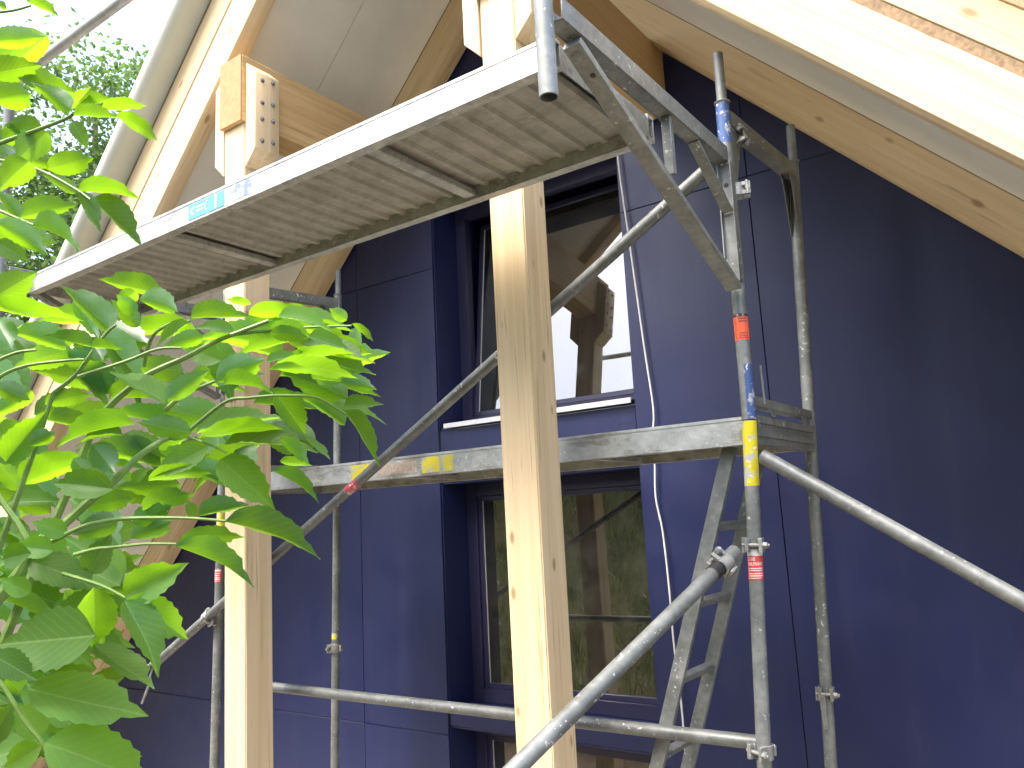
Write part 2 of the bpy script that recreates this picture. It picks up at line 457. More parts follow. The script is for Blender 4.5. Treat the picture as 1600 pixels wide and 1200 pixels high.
def slope_box(side, name, v0, v1, y0, y1, mat, u0=-.05, u1=9.0, bevel=0.0, parent=None, label=None, prof=None):
    """a board that lies along one roof slope: u runs down the slope from the ridge, v out of the roof"""
    s, zl, a = SIDES[side]
    u = Vector((s * math.cos(a), 0, -math.sin(a))); v = Vector((s * math.sin(a), 0, math.cos(a))); yv = Vector((0, 1, 0))
    o = Vector((RX, 0, zl))
    cut0 = lambda vv: max(u0, vv * math.tan(a)) if u0 <= 0 else u0          # plumb cut at the ridge... boards meet on the ridge plane
    pr = prof or [(y0, v0), (y1, v0), (y1, v1), (y0, v1)]
    A = [o + u * (u0 if u0 > 0 else -vv * math.tan(a) * -1 * 0 + (-vv) * 0 + vv * 0 + cutu(vv, a)) + v * vv + yv * yy for yy, vv in pr]
    B = [o + u * u1 + v * vv + yv * yy for yy, vv in pr]
    n = len(pr)
    mb = MB()
    fs = [(i, (i + 1) % n, n + (i + 1) % n, n + i) for i in range(n)] + [tuple(range(n - 1, -1, -1)), tuple(range(n, 2 * n))]
    nrm = (A[1] - A[0]).cross(A[2] - A[1])
    if nrm.dot(u) < 0: fs = [tuple(reversed(f)) for f in fs]
    fs = [tuple(reversed(f)) for f in fs] if False else fs
    mb.add(A + B, fs)
    basis = Matrix((u, yv, u.cross(yv))).transposed()
    return mb.build(name, mat, parent or house, basis=basis, bevel=bevel, label=label)
def cutu(vv, a):
    # on the ridge plane x = RX: u*cos(a) + vv*sin(a) = 0
    return -vv * math.tan(a)

LAYERS = {'R': (-.010, .178, .180, .212, .214, .333, .337, .418), 'L': (.075, .300, .302, .318, .320, .440, .444, .520)}
for S in 'RL':
    a0, a1, b0, b1, c0, c1, e0, e1 = LAYERS[S]
    # outer rafter (fair face in the sun), sheathing edge, upper rafter, top board
    slope_box(S, 'rafter', a0, a1, 2.55, 2.655, PINE_X, bevel=.003)
    slope_box(S, 'sheathing_board', b0, b1, 2.556, 2.70, OSB)
    slope_box(S, 'barge_board', c0, c1, 2.552, 2.66, PINE_X, bevel=.003)
    slope_box(S, 'top_board', e0, e1, 2.556, 2.66, PINE_X, bevel=.003)
    # inner rafter against the facade
    cz = .150 if S == 'R' else .178
    slope_box(S, 'rafter', -.014 if S == 'R' else .0, cz, 3.82, 3.985, PINE_X, bevel=.003)
    # ceiling boards of the overhang
    for y0, y1 in ((2.658, 3.235), (3.239, 3.816)):
        slope_box(S, 'soffit_board', cz + .002, cz + .018, y0, y1, SOFFIT)
    slope_box(S, 'roof_sheathing', e1 + .002, e1 + .023, 2.56, 9.0, OSB)
    vb = e1 + .025; rr = .060
    # rounded roll of roofing at the verge
    pr = [(9.0, vb), (2.52, vb)]
    for k in range(13):
        t = math.pi * k / 12
        pr.append((2.455 - rr * math.sin(t), vb + rr - math.cos(t) * rr))
    pr += [(2.52, vb + 2 * rr), (9.0, vb + 2 * rr)]
    slope_box(S, 'roof_membrane', 0, 0, 0, 0, MEMBRANE, prof=pr)
def clip_poly(poly, f):
    out = []
    for i in range(len(poly)):
        a, b = poly[i], poly[(i + 1) % len(poly)]
        fa, fb = f(*a), f(*b)
        if fa >= 0: out.append(a)
        if (fa >= 0) != (fb >= 0):
            k = fa / (fa - fb); out.append((a[0] + (b[0] - a[0]) * k, a[1] + (b[1] - a[1]) * k))
    return out
def roof_f(S, off):
    s, zl, a = SIDES[S]
    return lambda x, z: (zl + off - math.tan(a) * (x - RX) * s) - z
def panel(x0, x1, z0, z1, y0=WY, th=.010, gap=.0024, name='facade_board'):
    p = [(x0 + gap, z0 + gap), (x1 - gap, z0 + gap), (x1 - gap, z1 - gap), (x0 + gap, z1 - gap)]
    for S in 'RL': p = clip_poly(p, roof_f(S, .16))
    if len(p) < 3: return
    MB().prism([(x, y0, z) for x, z in p], (0, th, 0)).build(name, PANEL, house, bevel=.0012)
XS = [-8.8, -4.22, -3.48, -2.04, -1.29, 1.30, 2.6]
ZS = [GZ, -1.292, 1.71, 3.8]
for i in range(6):
    for j in range(3):
        if i == 2: continue
        panel(XS[i], XS[i + 1], ZS[j], ZS[j + 1])
panel(-3.48, -2.04, 2.20, 3.8)
panel(-3.476, -2.044, .262, .598, y0=WY + .012)
panel(-3.476, -2.044, -1.236, -1.152, y0=WY + .012)
mb = MB()
wallp = [(-7.6, GZ), (-3.5, GZ), (-3.5, 3.3), (-7.6, 3.3)]
for poly in ([(-9, GZ), (-3.485, GZ), (-3.485, 4), (-9, 4)], [(-2.035, GZ), (3, GZ), (3, 4), (-2.035, 4)], [(-3.485, 2.205), (-2.035, 2.205), (-2.035, 4), (-3.485, 4)]):
    for S in 'RL': poly = clip_poly(poly, roof_f(S, .16))
    mb.prism([(x, WY + .0125, z) for x, z in poly], (0, .2, 0))
mb.build('wall_backing', BACKING, house)
# screw heads along the board edges
mb = MB()
rs = random.Random(2)
for xs in (-4.26, -4.18, -3.52, -2.0, -1.33, -1.25):
    for k in range(10):
        z = -1.24 + k * .36
        if all(roof_f(S, -.1)(xs, z) > 0 for S in 'RL'):
            mb.path([(xs, WY - .0015, z), (xs, WY + .002, z)], [.0036, .0042], 8)
for xs in (-1.945, -1.40, -.6, .1):
    for z in (1.685, 1.738):
        mb.path([(xs, WY - .0015, z), (xs, WY + .002, z)], [.0036, .0042], 8)
for xs in (-3.40, -2.15):
    mb.path([(xs, WY + .0095, .50), (xs, WY + .014, .50)], [.0036, .0042], 8)
mb.build('board_screws', FRAME, house, kind='stuff')

def window(z0, z1, name_label, sill):
    X0, X1, YF = -3.474, -2.046, 4.25
    w = MB()
    # reveal boards: jambs, head, bottom
    w.box(X0 - .010, X0, WY + .0135, YF + .36, z0, z1)
    w.box(X1, X1 + .010, WY + .0135, YF + .36, z0, z1)
    w.box(X0, X1, WY + .0235, YF + .36, z1, z1 + .012)
    w.box(X0, X1, WY + .0235, YF + .36, z0 - .012, z0)
    root = w.build('window', PANEL, house, label=name_label)
    MB().box(X0 - .01, X1 + .01, YF + .362, YF + .372, z0 - .01, z1 + .01).build('dark_room_plate', BACKING, root)  # near-black plate: darkness of the unlit room put into its colour
    f = MB()
    fw = .085
    f.box(X0 + .002, X0 + fw, YF, YF + .065, z0 + .002, z1 - .002); f.box(X1 - fw, X1 - .002, YF, YF + .065, z0 + .002, z1 - .002)
    f.box(X0 + fw, X1 - fw, YF + .001, YF + .065, z0 + .002, z0 + fw); f.box(X0 + fw, X1 - fw, YF + .001, YF + .065, z1 - fw, z1 - .002)
    f.build('frame', FRAME, root, bevel=.002)
    tilt = 6.6 if sill else 0.0
    ct, st_ = math.cos(rad(tilt)), math.sin(rad(tilt))
    def lean(m):
        # a tilt-and-turn sash: its top leans into the room, hinged at the bottom rail
        m.v = [Vector((v.x, YF + .04 + (v.y - YF - .04) * ct + (v.z - z0 - fw) * st_, z0 + fw + (v.z - z0 - fw) * ct - (v.y - YF - .04) * st_)) for v in m.v]
        return m
    g = MB(); gw = fw + .034
    for a in ((X0 + fw, X0 + gw, z0 + fw, z1 - fw), (X1 - gw, X1 - fw, z0 + fw, z1 - fw), (X0 + gw, X1 - gw, z0 + fw, z0 + gw), (X0 + gw, X1 - gw, z1 - gw, z1 - fw)):
        g.box(a[0], a[1], YF + .018, YF + .05, a[2], a[3])
    sash = lean(g).build('sash', FRAME, root, bevel=.003)
    lean(MB().box(X0 + gw - .004, X1 - gw + .004, YF + .032, YF + .046, z0 + gw - .004, z1 - gw + .004)).build('pane', GLASS, root)
    lean(MB().box(X0 + gw - .003, X0 + gw + .004, YF + .027, YF + .0315, z0 + gw, z1 - gw)).build('gasket', SILL, root)
    if sill:
        s_ = MB()
        s_.prism([(X0 + .06, 3.985, z0 + .012), (X0 + .06, YF - .002, z0 + .030), (X0 + .06, YF - .002, z0 + .040), (X0 + .06, 3.985, z0 + .022)], (X1 - X0 - .064, 0, 0))
        s_.box(X0 + .06, X1 - .004, 3.975, 3.985, z0 - .006, z0 + .024)
        s_.build('sill', SILL, root, bevel=.001)
    return root
window(.612, 2.19, 'upper window with bright aluminium sill', True)
window(-1.14, .25, 'lower window reflecting the grassy bank', False)
window(GZ + .02, -1.25, 'window at the foot of the facade', False)

# purlins carrying the roof
for cx, S in ((-3.570, 'L'), (-1.785, 'R')):
    p = MB().box(cx - .095, cx + .095, 2.478, 3.985, 2.19, 2.575).build('purlin', PINE_Y, house, bevel=.004)
    MB().box(cx - .094, cx + .094, 2.472, 2.4775, 2.191, 2.574).build('end_grain', ENDGRAIN, p)

# ================================================================ POSTS
def timber_post(label, xb, xt, head):
    """xb, xt: left and right edge at the foot and at the head"""
    t = thing('timber_post', label, 'post', ((xb[0] + xb[1]) / 2, 2.58, GZ), 'timber posts under the roof overhang')
    m = MB(); y0, y1 = 2.50, 2.66
    m.add([(xb[0], y0, GZ), (xb[1], y0, GZ), (xb[1], y1, GZ), (xb[0], y1, GZ), (xt[0], y0, 2.188), (xt[1], y0, 2.188), (xt[1], y1, 2.188), (xt[0], y1, 2.188)],
          [(3, 2, 1, 0), (4, 5, 6, 7), (0, 1, 5, 4), (1, 2, 6, 5), (2, 3, 7, 6), (3, 0, 4, 7)])
    m.build('shaft', PINE_Z, t, bevel=.005, segs=2)
    xo0, xi0, xi1, xo1 = head
    for xi, xo in ((xi0, xo0), (xi1, xo1)):
        w = abs(xo - xi)
        c = MB().prism([(xi, 2.502, 1.93), (xo, 2.502, 1.93 + w), (xo, 2.502, 2.535 - w * .9), (xi, 2.502, 2.535)], (0, .156, 0)).build('cheek_block', PINE_Z, t, bevel=.003)
        sg = 1 if xo > xi else -1
        for yy in (2.545, 2.615):
            for zz in (2.415, 2.285, 2.19, 2.065):
                zz2 = zz + (.012 if yy > 2.58 else 0)
                MB().path([(xo - sg * .002, yy, zz2), (xo + sg * .003, yy, zz2), (xo + sg * .0035, yy, zz2), (xo + sg * .008, yy, zz2), (xo + sg * .011, yy, zz2)], [.013, .013, .0095, .009, .005], 12).build('bolt_head', SCREW, c)
    return t
timber_post('left pine post with bolted cheek blocks around an orange purlin end, leaves in front', (-3.588, -3.420), (-3.657, -3.484), (-3.748, -3.668, -3.474, -3.388))
timber_post('pine post in the middle of the picture, standing in front of the two windows', (-1.852, -1.698), (-1.862, -1.692), (-1.958, -1.874, -1.688, -1.603))

# ================================================================ SCAFFOLD
R = .0245
def frame_top(label, xf, xr, yf, yr, zb, zt, lean, paint, sticker):
    """upper scaffold frame: front and rear standard, head transom, gussets, spigots"""
    t = thing('scaffold_upright', label, 'scaffold frame', (xf(zb), yf, zb), 'scaffold frames')
    for y, x in ((yf, xf), (yr, xr)):
        p = MB().pipe((x(zb), y, zb), (x(zt), y, zt), R, R - .003).build('standard', GALV, t)
        zz = zt + (.20 if y == yf else .17)
        sp = MB(); sp.pipe((x(zt), y, zt - .05), (x(zz), y, zz), R - .0055, R - .009)
        sp.build('spigot', GALV, p)
        col_ = MB().path([(x(zt), y, zt - .006), (x(zt), y, zt - .001), (x(zt), y, zt + .001), (x(zt), y, zt + .006)], [R + .001, R + .0055, R + .0055, R - .002], 20).build('collar', GALV, p)
    # head transom: U section
    ht = MB()
    za = zt - .085
    xa, xb = xf(za), xr(za)
    for dx in (-.024, .020):
        ht.prism([(xa + dx, yf + R - .004, za), (xa + dx + .004, yf + R - .004, za), (xb + dx + .004, yr - R + .004, za), (xb + dx, yr - R + .004, za)], (0, 0, .055))
    ht.prism([(xa - .024, yf + R - .004, za - .004), (xa + .024, yf + R - .004, za - .004), (xb + .024, yr - R + .004, za - .004), (xb - .024, yr - R + .004, za - .004)], (0, 0, .004))
    ht.build('head_transom', GALV_DARK, t)
    # gusset plates under the transom
    for (y, sg, x) in ((yf + R * .8, 1, xf), (yr - R * .8, -1, xr)):
        g = MB()
        for dx in (-.020, .016):
            g.prism([(x(za) + dx, y, za - .005), (x(za) + dx, y + sg * .11, za - .005), (x(za) + dx, y + sg * .085, za - .06), (x(za - .26) + dx, y + sg * .006, za - .26), (x(za - .26) + dx, y, za - .26)], (.003, 0, 0))
        g.build('gusset_plate', GALV_DARK, t)
    return t
def frame_low(label, xf, xr, yf, yr, zt, deckz):
    t = thing('scaffold_upright', label, 'scaffold frame', (xf(GZ), yf, GZ), 'scaffold frames')
    for y, x in ((yf, xf), (yr, xr)):
        MB().pipe((x(GZ), y, GZ), (x(zt), y, zt), R, R - .003).build('standard', GALV, t)
    tr = MB()
    xa, xb = xf(deckz), xr(deckz)
    y0, y1 = yf + R - .003, yr - R + .003
    # ribbed U transom, open to the top
    for z0, z1, o in ((0, .022, .022), (.0225, .046, .026), (.0465, .070, .022), (.0705, .098, .026)):
        for sg in (-1, 1):
            x0, x1 = sorted((sg * (o - .006), sg * o))
            tr.prism([(xa + x0, y0, deckz + z0), (xa + x1, y0, deckz + z0), (xb + x1, y1, deckz + z0), (xb + x0, y1, deckz + z0)], (0, 0, z1 - z0))
    tr.prism([(xa - .022, y0, deckz - .004), (xa + .022, y0, deckz - .004), (xb + .022, y1, deckz - .004), (xb - .022, y1, deckz - .004)], (0, 0, .0035))
    tr.build('ribbed_transom', GALV_DARK, t)
    lk = MB()
    lk.prism([(xa - .022, y0, deckz + .132), (xa + .026, y0, deckz + .132), (xb + .026, y1, deckz + .132), (xb - .022, y1, deckz + .132)], (0, 0, .032))
    lk.build('toe_clamp', GALV_DARK, t)
    for yy in (y0 + .16, y1 - .13):
        MB().prism([(xa + .027, yy - .035, deckz + .128), (xa + .027, yy + .035, deckz + .128), (xa + .027, yy + .03, deckz + .102), (xa + .027, yy + .01, deckz + .098), (xa + .027, yy - .01, deckz + .102)], (.006, 0, 0)).build('deck_claw', GALV, t, bevel=.002)
    return t
lin = lambda x0, z0, x1, z1: (lambda z: x0 + (x1 - x0) * (z - z0) / (z1 - z0))
fr_top = lin(-.976, .30, -.961, 1.50); rr_top = lin(-.974, .30, -.920, 1.50)
fr_low = lin(-.977, .30, -1.040, -.85); rr_low = lin(-.974, .30, -1.030, -.90)
fl_top = lin(-4.055, .30, -4.02, 1.50); rl_top = lin(-3.900, .30, -3.868, 1.50)
fl_low = lin(-4.055, .30, -4.095, -1.0); rl_low = lin(-3.900, .30, -3.932, -.70)
YF_, YR_ = 2.78, 3.50
f1 = frame_top('upper right scaffold frame with blue paint below its collar and an orange sticker', fr_top, rr_top, YF_, YR_, .304, 1.50, 0, None, None)
f2 = frame_low('lower right scaffold frame with yellow paint and a red sticker on the front pole', fr_low, rr_low, YF_, YR_, .302, .225)
f3 = frame_top('upper left scaffold frame, half hidden behind the leaves and the left post', fl_top, rl_top, YF_, YR_, .304, 1.50, 0, None, None)
f4 = frame_low('lower left scaffold frame, front pole just left of the leafy pine post', fl_low, rl_low, YF_, YR_, .302, .225)

def sleeve(parent, name, x, y, z0, z1, mat, r=R + .0006, a0=None, a1=None, n=24):
    """paint band or sticker wrapped round a standard (a0..a1: part of the turn, degrees, 270 faces the street)"""
    m = MB()
    full = a0 is None
    if full: a0, a1 = 0, 360
    for i in range(n + 1):
        a = rad(a0 + (a1 - a0) * i / n)
        for z in (z0, z1):
            m.v.append(Vector((x(z) + math.cos(a) * r, y + math.sin(a) * r, z)))
    for i in range(n):
        m.f.append((2 * i, 2 * i + 2, 2 * i + 3, 2 * i + 1))
    return m.build(name, mat, parent)
def lettering(parent, x, y, zbase, a_start, body, size, mat, r=R + .0014, width=None):
    vs, fs = text_shape(body, size)
    if width:
        x0_ = min(v[0] for v in vs); k_ = width / (max(v[0] for v in vs) - x0_)
        vs = [((v[0] - x0_) * k_, v[1], v[2]) for v in vs]
    m = MB()
    for v in vs:
        a = rad(a_start) + v[0] / r
        z = zbase + v[1]
        m.v.append(Vector((x(z) + math.cos(a) * r, y + math.sin(a) * r, z)))
    m.f = list(fs)
    return m.build('lettering', mat, parent)
def fine_print(parent, x, y, rows, mat, seed=1, r=R + .0013):
    rp = random.Random(seed); m = MB()
    for z, a0, a1, h in rows:
        a = a0
        while a < a1:
            w = rp.uniform(3, 9)
            e = min(a + w, a1)
            k = len(m.v)
            for aa in (a, (a + e) / 2, e):
                for zz in (z, z + h):
                    m.v.append(Vector((x(zz) + math.cos(rad(aa)) * r, y + math.sin(rad(aa)) * r, zz)))
            m.f += [(k, k + 2, k + 3, k + 1), (k + 2, k + 4, k + 5, k + 3)]
            a = e + rp.uniform(1.5, 3)
    m.build('fine_print', mat, parent, kind='stuff')
# blue and yellow paint, stickers on the right front pole
sleeve(f1, 'blue_paint', fr_top, YF_, 1.335, 1.492, BLUE)
sleeve(f1, 'blue_paint', fr_top, YF_, .306, .50, BLUE, a0=280, a1=375)
sleeve(f2, 'yellow_paint', fr_low, YF_, .075, .300, YELLOW)
st1 = sleeve(f1, 'orange_sticker', fr_top, YF_, .588, .672, LABEL_ORANGE, r=R + .0009, a0=202, a1=368)
st1b = sleeve(st1, 'black_header', fr_top, YF_, .6725, .6835, PRINT_DARK, r=R + .0010, a0=202, a1=362)
for k, ch in enumerate('LAYHER'):
    lettering(st1, fr_top, YF_, .658 - k * .0130, 234, ch, .0150, PRINT_DARK, width=.0105)
lettering(st1, fr_top, YF_, .6745, 256, 'M', .0105, PRINT_WHITE); lettering(st1, fr_top, YF_, .6745, 305, 'E', .0105, PRINT_WHITE)
fine_print(st1, fr_top, YF_, [(.663, 268, 340, .0045), (.653, 268, 345, .0045), (.612, 268, 345, .0025), (.606, 268, 315, .0022), (.600, 268, 345, .003), (.594, 268, 345, .0025)], PRINT_DARK, 3)
st2 = sleeve(f2, 'red_sticker', fr_low, YF_, -.243, -.163, LABEL_RED, r=R + .0009, a0=202, a1=372)
sleeve(f2, 'white_tape', fr_low, YF_, -.162, -.140, WHITE, r=R + .0008, a0=200, a1=374)
lettering(st2, fr_low, YF_, -.1785, 222, 'GRAB', .0185, PRINT_WHITE, width=.030)
lettering(st2, fr_low, YF_, -.1945, 230, 'BAUMANN', .0175, PRINT_WHITE, width=.053)
fine_print(st2, fr_low, YF_, [(-.2055, 226, 352, .0035), (-.2125, 226, 348, .0035), (-.223, 232, 348, .0042), (-.2305, 232, 352, .0042), (-.2375, 230, 335, .003)], PRINT_WHITE, 4)
st3 = sleeve(f4, 'red_sticker', fl_low, YF_, -.262, -.190, LABEL_RED, r=R + .0009, a0=195, a1=350)
fine_print(st3, fl_low, YF_, [(-.203, 215, 345, .009), (-.216, 222, 330, .005), (-.228, 222, 330, .006), (-.238, 226, 330, .004), (-.248, 226, 335, .006), (-.257, 224, 330, .003)], PRINT_WHITE, 5)
sleeve(f4, 'yellow_paint', fl_low, YF_, -.03, .12, YELLOW)
sleeve(f4, 'yellow_paint', rl_low, YR_, -.665, -.63, YELLOW, a0=200, a1=330)

# console brackets that carry the upper deck
def console(label, x, yp, yt, xp):
    t = thing('console_bracket', label, 'bracket', (x, yp, .80), 'console brackets of the upper deck')
    w = .0275
    u = MB()
    u.box(x + w - .005, x + w, yt, yp - R - .001, 1.250, 1.312)
    u.box(x - w, x - w + .005, yt, yp - R - .001, 1.250, 1.312)
    u.box(x - w + .0052, x + w - .0052, yt, yp - R - .001, 1.250, 1.255)
    u.build('transom', GALV, t, bevel=.0015)
    # stub tube at the outer end that takes the guard post
    MB().pipe((x - .012, yt - R - .002, 1.035), (x - .012, yt - R - .002, 1.42), R, R - .003).build('stub_tube', GALV, t)
    b = MB().bar((x, yt + .085, 1.232), (xp(.79) + .0, yp - R - .016, .775), .054, .024, up=(0, .4, .9))
    br = b.build('diagonal_strut', GALV, t, bevel=.002)
    h = MB(); 
    hp = Vector((x + .004, yt + .165, 1.185))
    dv = (Vector((xp(.79), yp - R - .016, .775)) - Vector((x, yt + .085, 1.232))).normalized(); nv = dv.cross(Vector((1, 0, 0))).normalized()
    if nv.y > 0: nv = -nv
    for d_ in (.105, 1.16):
        c = Vector((x + .006, yt + .085, 1.232)) + dv * d_ + nv * .0122
        MB().path([c, c + nv * .0006], [.0085, .0085], 14).build('bolt_hole', BLACK, br)
    wl = MB(); c = Vector((x - .004, yt + .085, 1.232)) + dv * .035 + nv * .0125
    for q in range(6):
        cc = c + Vector((.006 * math.cos(q * 2.1), 0, 0)) + dv * .008 * math.sin(q * 1.7)
        wl.path([cc - nv * .002, cc + nv * .002, cc + nv * .0045], [.018 - q * .0014, .014 - q * .0014, .004], 10)
    wl.build('weld_bead', GALV, t)
    MB().box(x - .014, x + .018, 2.27, 2.292, 1.05, 1.249).build('web_plate', GALV, t, bevel=.002)
    MB().bar((x, 2.50, 1.246), (xp(1.08), yp - R - .012, 1.06), .040, .010, up=(0, .7, .7)).build('corner_brace', GALV, t, bevel=.002)
    # claw channel that sits on the pole
    c = MB()
    for dx in (-.026, .022):
        c.prism([(xp(.80) + dx, yp - R - .020, .80), (xp(.80) + dx, yp - R + .012, .80), (xp(1.25) + dx, yp - R + .012, 1.246), (xp(1.25) + dx, yp - R - .020, 1.246)], (.004, 0, 0))
    c.prism([(xp(.80) - .026, yp - R - .0045, .80), (xp(.80) + .026, yp - R - .0045, .80), (xp(1.25) + .026, yp - R - .0045, 1.246), (xp(1.25) - .026, yp - R - .0045, 1.246)], (0, .004, 0))
    c.build('claw_channel', GALV, t)
    MB().path([(xp(1.16), yp - R - .0050, 1.165), (xp(1.16), yp - R - .0056, 1.165)], [.009, .009], 14).build('bolt_hole', BLACK, t)
    return t
console('right console bracket with a diagonal strut, outer end by the end of the upper deck', -.976, YF_, 1.625, fr_top)
console('left console bracket under the far end of the upper deck, behind leaves', -4.105, YF_, 1.625, fl_top)

# decks
def deck(label, x0, x1, y0, y1, zb, h, seed):
    t = thing('scaffold_deck', label, 'scaffold deck', ((x0 + x1) / 2, (y0 + y1) / 2, zb), 'scaffold decks')
    rail = .040
    def side(yo, yi):
        s = 1 if yi > yo else -1
        m = MB()
        def bx(a, b, c, d): m.box(x0, x1, min(a, b), max(a, b), c, d)
        bx(yo, yo + s * .004, zb + .0085, zb + h - .0125)            # web
        bx(yo - s * .001, yo + s * rail, zb, zb + .008)             # bottom flange
        bx(yo - s * .0015, yo + s * rail, zb + h - .012, zb + h)     # top flange
        bx(yo + s * (rail - .004), yo + s * rail, zb + .0085, zb + h - .0125)
        return m.build('side_rail', DECK_EDGE, t, bevel=.0008)
    side(y0, y0 + rail); side(y1, y1 - rail)
    # corrugated sheet
    pitch = .085; zz = zb + h - .040; n = int((x1 - x0 - .02) / pitch)
    prof = []
    for i in range(n):
        a = x0 + .01 + i * pitch
        prof += [(a, zz), (a + .050, zz), (a + .058, zz - .013), (a + .077, zz - .013)]
    prof.append((x0 + .01 + n * pitch, zz))
    m = MB(); ya, yb = y0 + rail + .0005, y1 - rail - .0005
    for x, z in prof: m.v += [Vector((x, ya, z)), Vector((x, yb, z)), Vector((x, ya, z + .003)), Vector((x, yb, z + .003))]
    for i in range(len(prof) - 1):
        k = 4 * i
        m.f += [(k, k + 1, k + 5, k + 4), (k + 2, k + 6, k + 7, k + 3)]
    m.build('corrugated_sheet', DECKSHEET, t)
    tp = MB().box(x0 + .004, x1 - .004, y0 + rail + .001, y1 - rail - .001, zb + h - .016, zb + h - .006); tp.build('tread_plate', ALU, t)
    for fx in (.37, .755):
        xc = x0 + (x1 - x0) * fx
        MB().box(xc - .024, xc + .024, ya, yb, zb + .010, zb + .034).build('cross_member', ALU, t, bevel=.002)
    for xe, s in ((x0, 1), (x1, -1)):
        xa, xb = sorted((xe, xe + s * .004))
        MB().box(xa, xb, ya, yb, zb + .004, zb + h - .017).build('end_plate', ALU, t)
    return t
d1 = deck('upper scaffold deck seen from below with ribbed underside and a cyan sticker on its edge', -4.085, -1.042, 1.72, 2.33, 1.200, .090, 1)
d2 = deck('lower scaffold deck level with the gap between the two windows, yellow paint on its edge', -3.925, -1.012, 2.806, 3.416, .222, .100, 2)
# cyan sticker and its white print on the front edge of the upper deck
def flat_sticker(parent, name, x0, x1, z0, z1, y, mat):
    return MB().add([(x0, y, z0), (x1, y, z0), (x1, y, z1), (x0, y, z1)], [(0, 1, 2, 3)]).build(name, mat, parent)
sk = flat_sticker(d1, 'cyan_sticker', -2.745, -2.515, 1.212, 1.273, 1.7184, LABEL_CYAN)
pm = MB()
def ring(cx, cz, r0, r1, a0, a1, y, n=16):
    k = len(pm.v)
    for i in range(n + 1):
        a = rad(a0 + (a1 - a0) * i / n)
        for r in (r0, r1): pm.v.append(Vector((cx + math.cos(a) * r, y, cz + math.sin(a) * r)))
    for i in range(n): pm.f.append((k + 2 * i, k + 2 * i + 1, k + 2 * i + 3, k + 2 * i + 2))
ring(-2.712, 1.243, .009, .016, 60, 300, 1.7178); ring(-2.618, 1.243, .0165, .019, 90, 250, 1.7178)
rp = random.Random(9)
for zrow in (1.249, 1.234):
    x = -2.692
    while x < -2.645:
        w = rp.uniform(.003, .007); pm.add([(x, 1.7178, zrow), (x + w, 1.7178, zrow), (x + w, 1.7178, zrow + .007), (x, 1.7178, zrow + .007)], [(0, 1, 2, 3)]); x += w + .0018
pm.add([(-2.572, 1.7178, 1.218), (-2.560, 1.7178, 1.218), (-2.560, 1.7178, 1.268), (-2.572, 1.7178, 1.268)], [(0, 1, 2, 3)])
pm.build('white_print', PRINT_WHITE, sk, kind='stuff')
flat_sticker(d1, 'blue_paint_smear', -2.475, -2.355, 1.214, 1.274, 1.7188, worn_paint('smeared_blue_paint', (.16, .22, .36), .44))
for a, b in ((-3.02, -2.88), (-2.55, -2.44), (-2.42, -2.36)):
    flat_sticker(d2, 'yellow_paint', a, b, .233, .306, 2.8048, YELLOW)
flat_sticker(d2, 'faded_sticker', -2.84, -2.58, .240, .296, 2.8047, plain('faded_pink_sticker', (.50, .42, .35), .6, nz=.3, scale=60))

# tubes
def tube_thing(name, label, cat, p0, p1, group=None, mat=None, r=R, flat0=False, flat1=False):
    p0 = Vector(p0); p1 = Vector(p1)
    m = MB(); m.pipe((0, 0, 0), (0, 0, (p1 - p0).length), r, r - .003)
    o = m.build(name, mat or TUBE, None, origin=(0, 0, 0))
    o.location = p0; o.rotation_euler = (p1 - p0).to_track_quat('Z', 'Y').to_euler()
    return tag(o, label, cat, group)
G_T = 'loose scaffold tubes'
tb = tube_thing('brace_tube', 'long diagonal scaffold tube rising to the right behind both pine posts', 'tube', (-4.617, 2.718, -.734), (-1.012, 2.718, 1.236), G_T)
tube_thing('guardrail_tube', 'horizontal scaffold tube low across the facade, ending at the right pole', 'tube', (-4.06, 2.835, -.806), (-1.055, 2.835, -.790), G_T)
tube_thing('brace_tube', 'diagonal scaffold tube running down to the right edge of the picture', 'tube', (-.925, 2.722, .172), (3.16, 2.722, -2.58), G_T)
tube_thing('raker_tube', 'thick scaffold tube slanting towards the viewer at the bottom centre', 'tube', (-1.040, 2.700, -.142), (-1.90, -.110, -1.63), G_T)
tube_thing('guardrail_tube', 'scaffold handrail tube at the top left in front of the sky', 'tube', (-4.06, 1.600, 2.262), (-.99, 1.600, 2.215), G_T, BRIGHT)
GP = 'guard posts of the upper deck'
for x, lab in ((-.988, 'guard post tube hanging at the top centre beside the deck end'), (-4.117, 'guard post tube at the far left end of the upper deck')):
    tube_thing('guard_post', lab, 'tube', (x, 1.625 - R - .002, 1.421), (x, 1.625 - R - .002, 2.36), GP)
# red tape mark on the long brace
dv = (Vector((-1.012, 2.718, 1.236)) - Vector((-4.617, 2.718, -.734))).normalized()
c = Vector((-4.617, 2.718, -.734)) + dv * ((-2.95 + 4.617) / dv.x)
o = MB().path([Vector((0, 0, 0)), Vector((0, 0, .085))], [R + .0008, R + .0008], 20, cap=False).build('red_tape', worn_paint('worn_red_tape', (.55, .07, .10), .5), None, origin=(0, 0, 0))
o.parent = tb; o.location = (0, 0, (c - Vector(tb.location)).length)
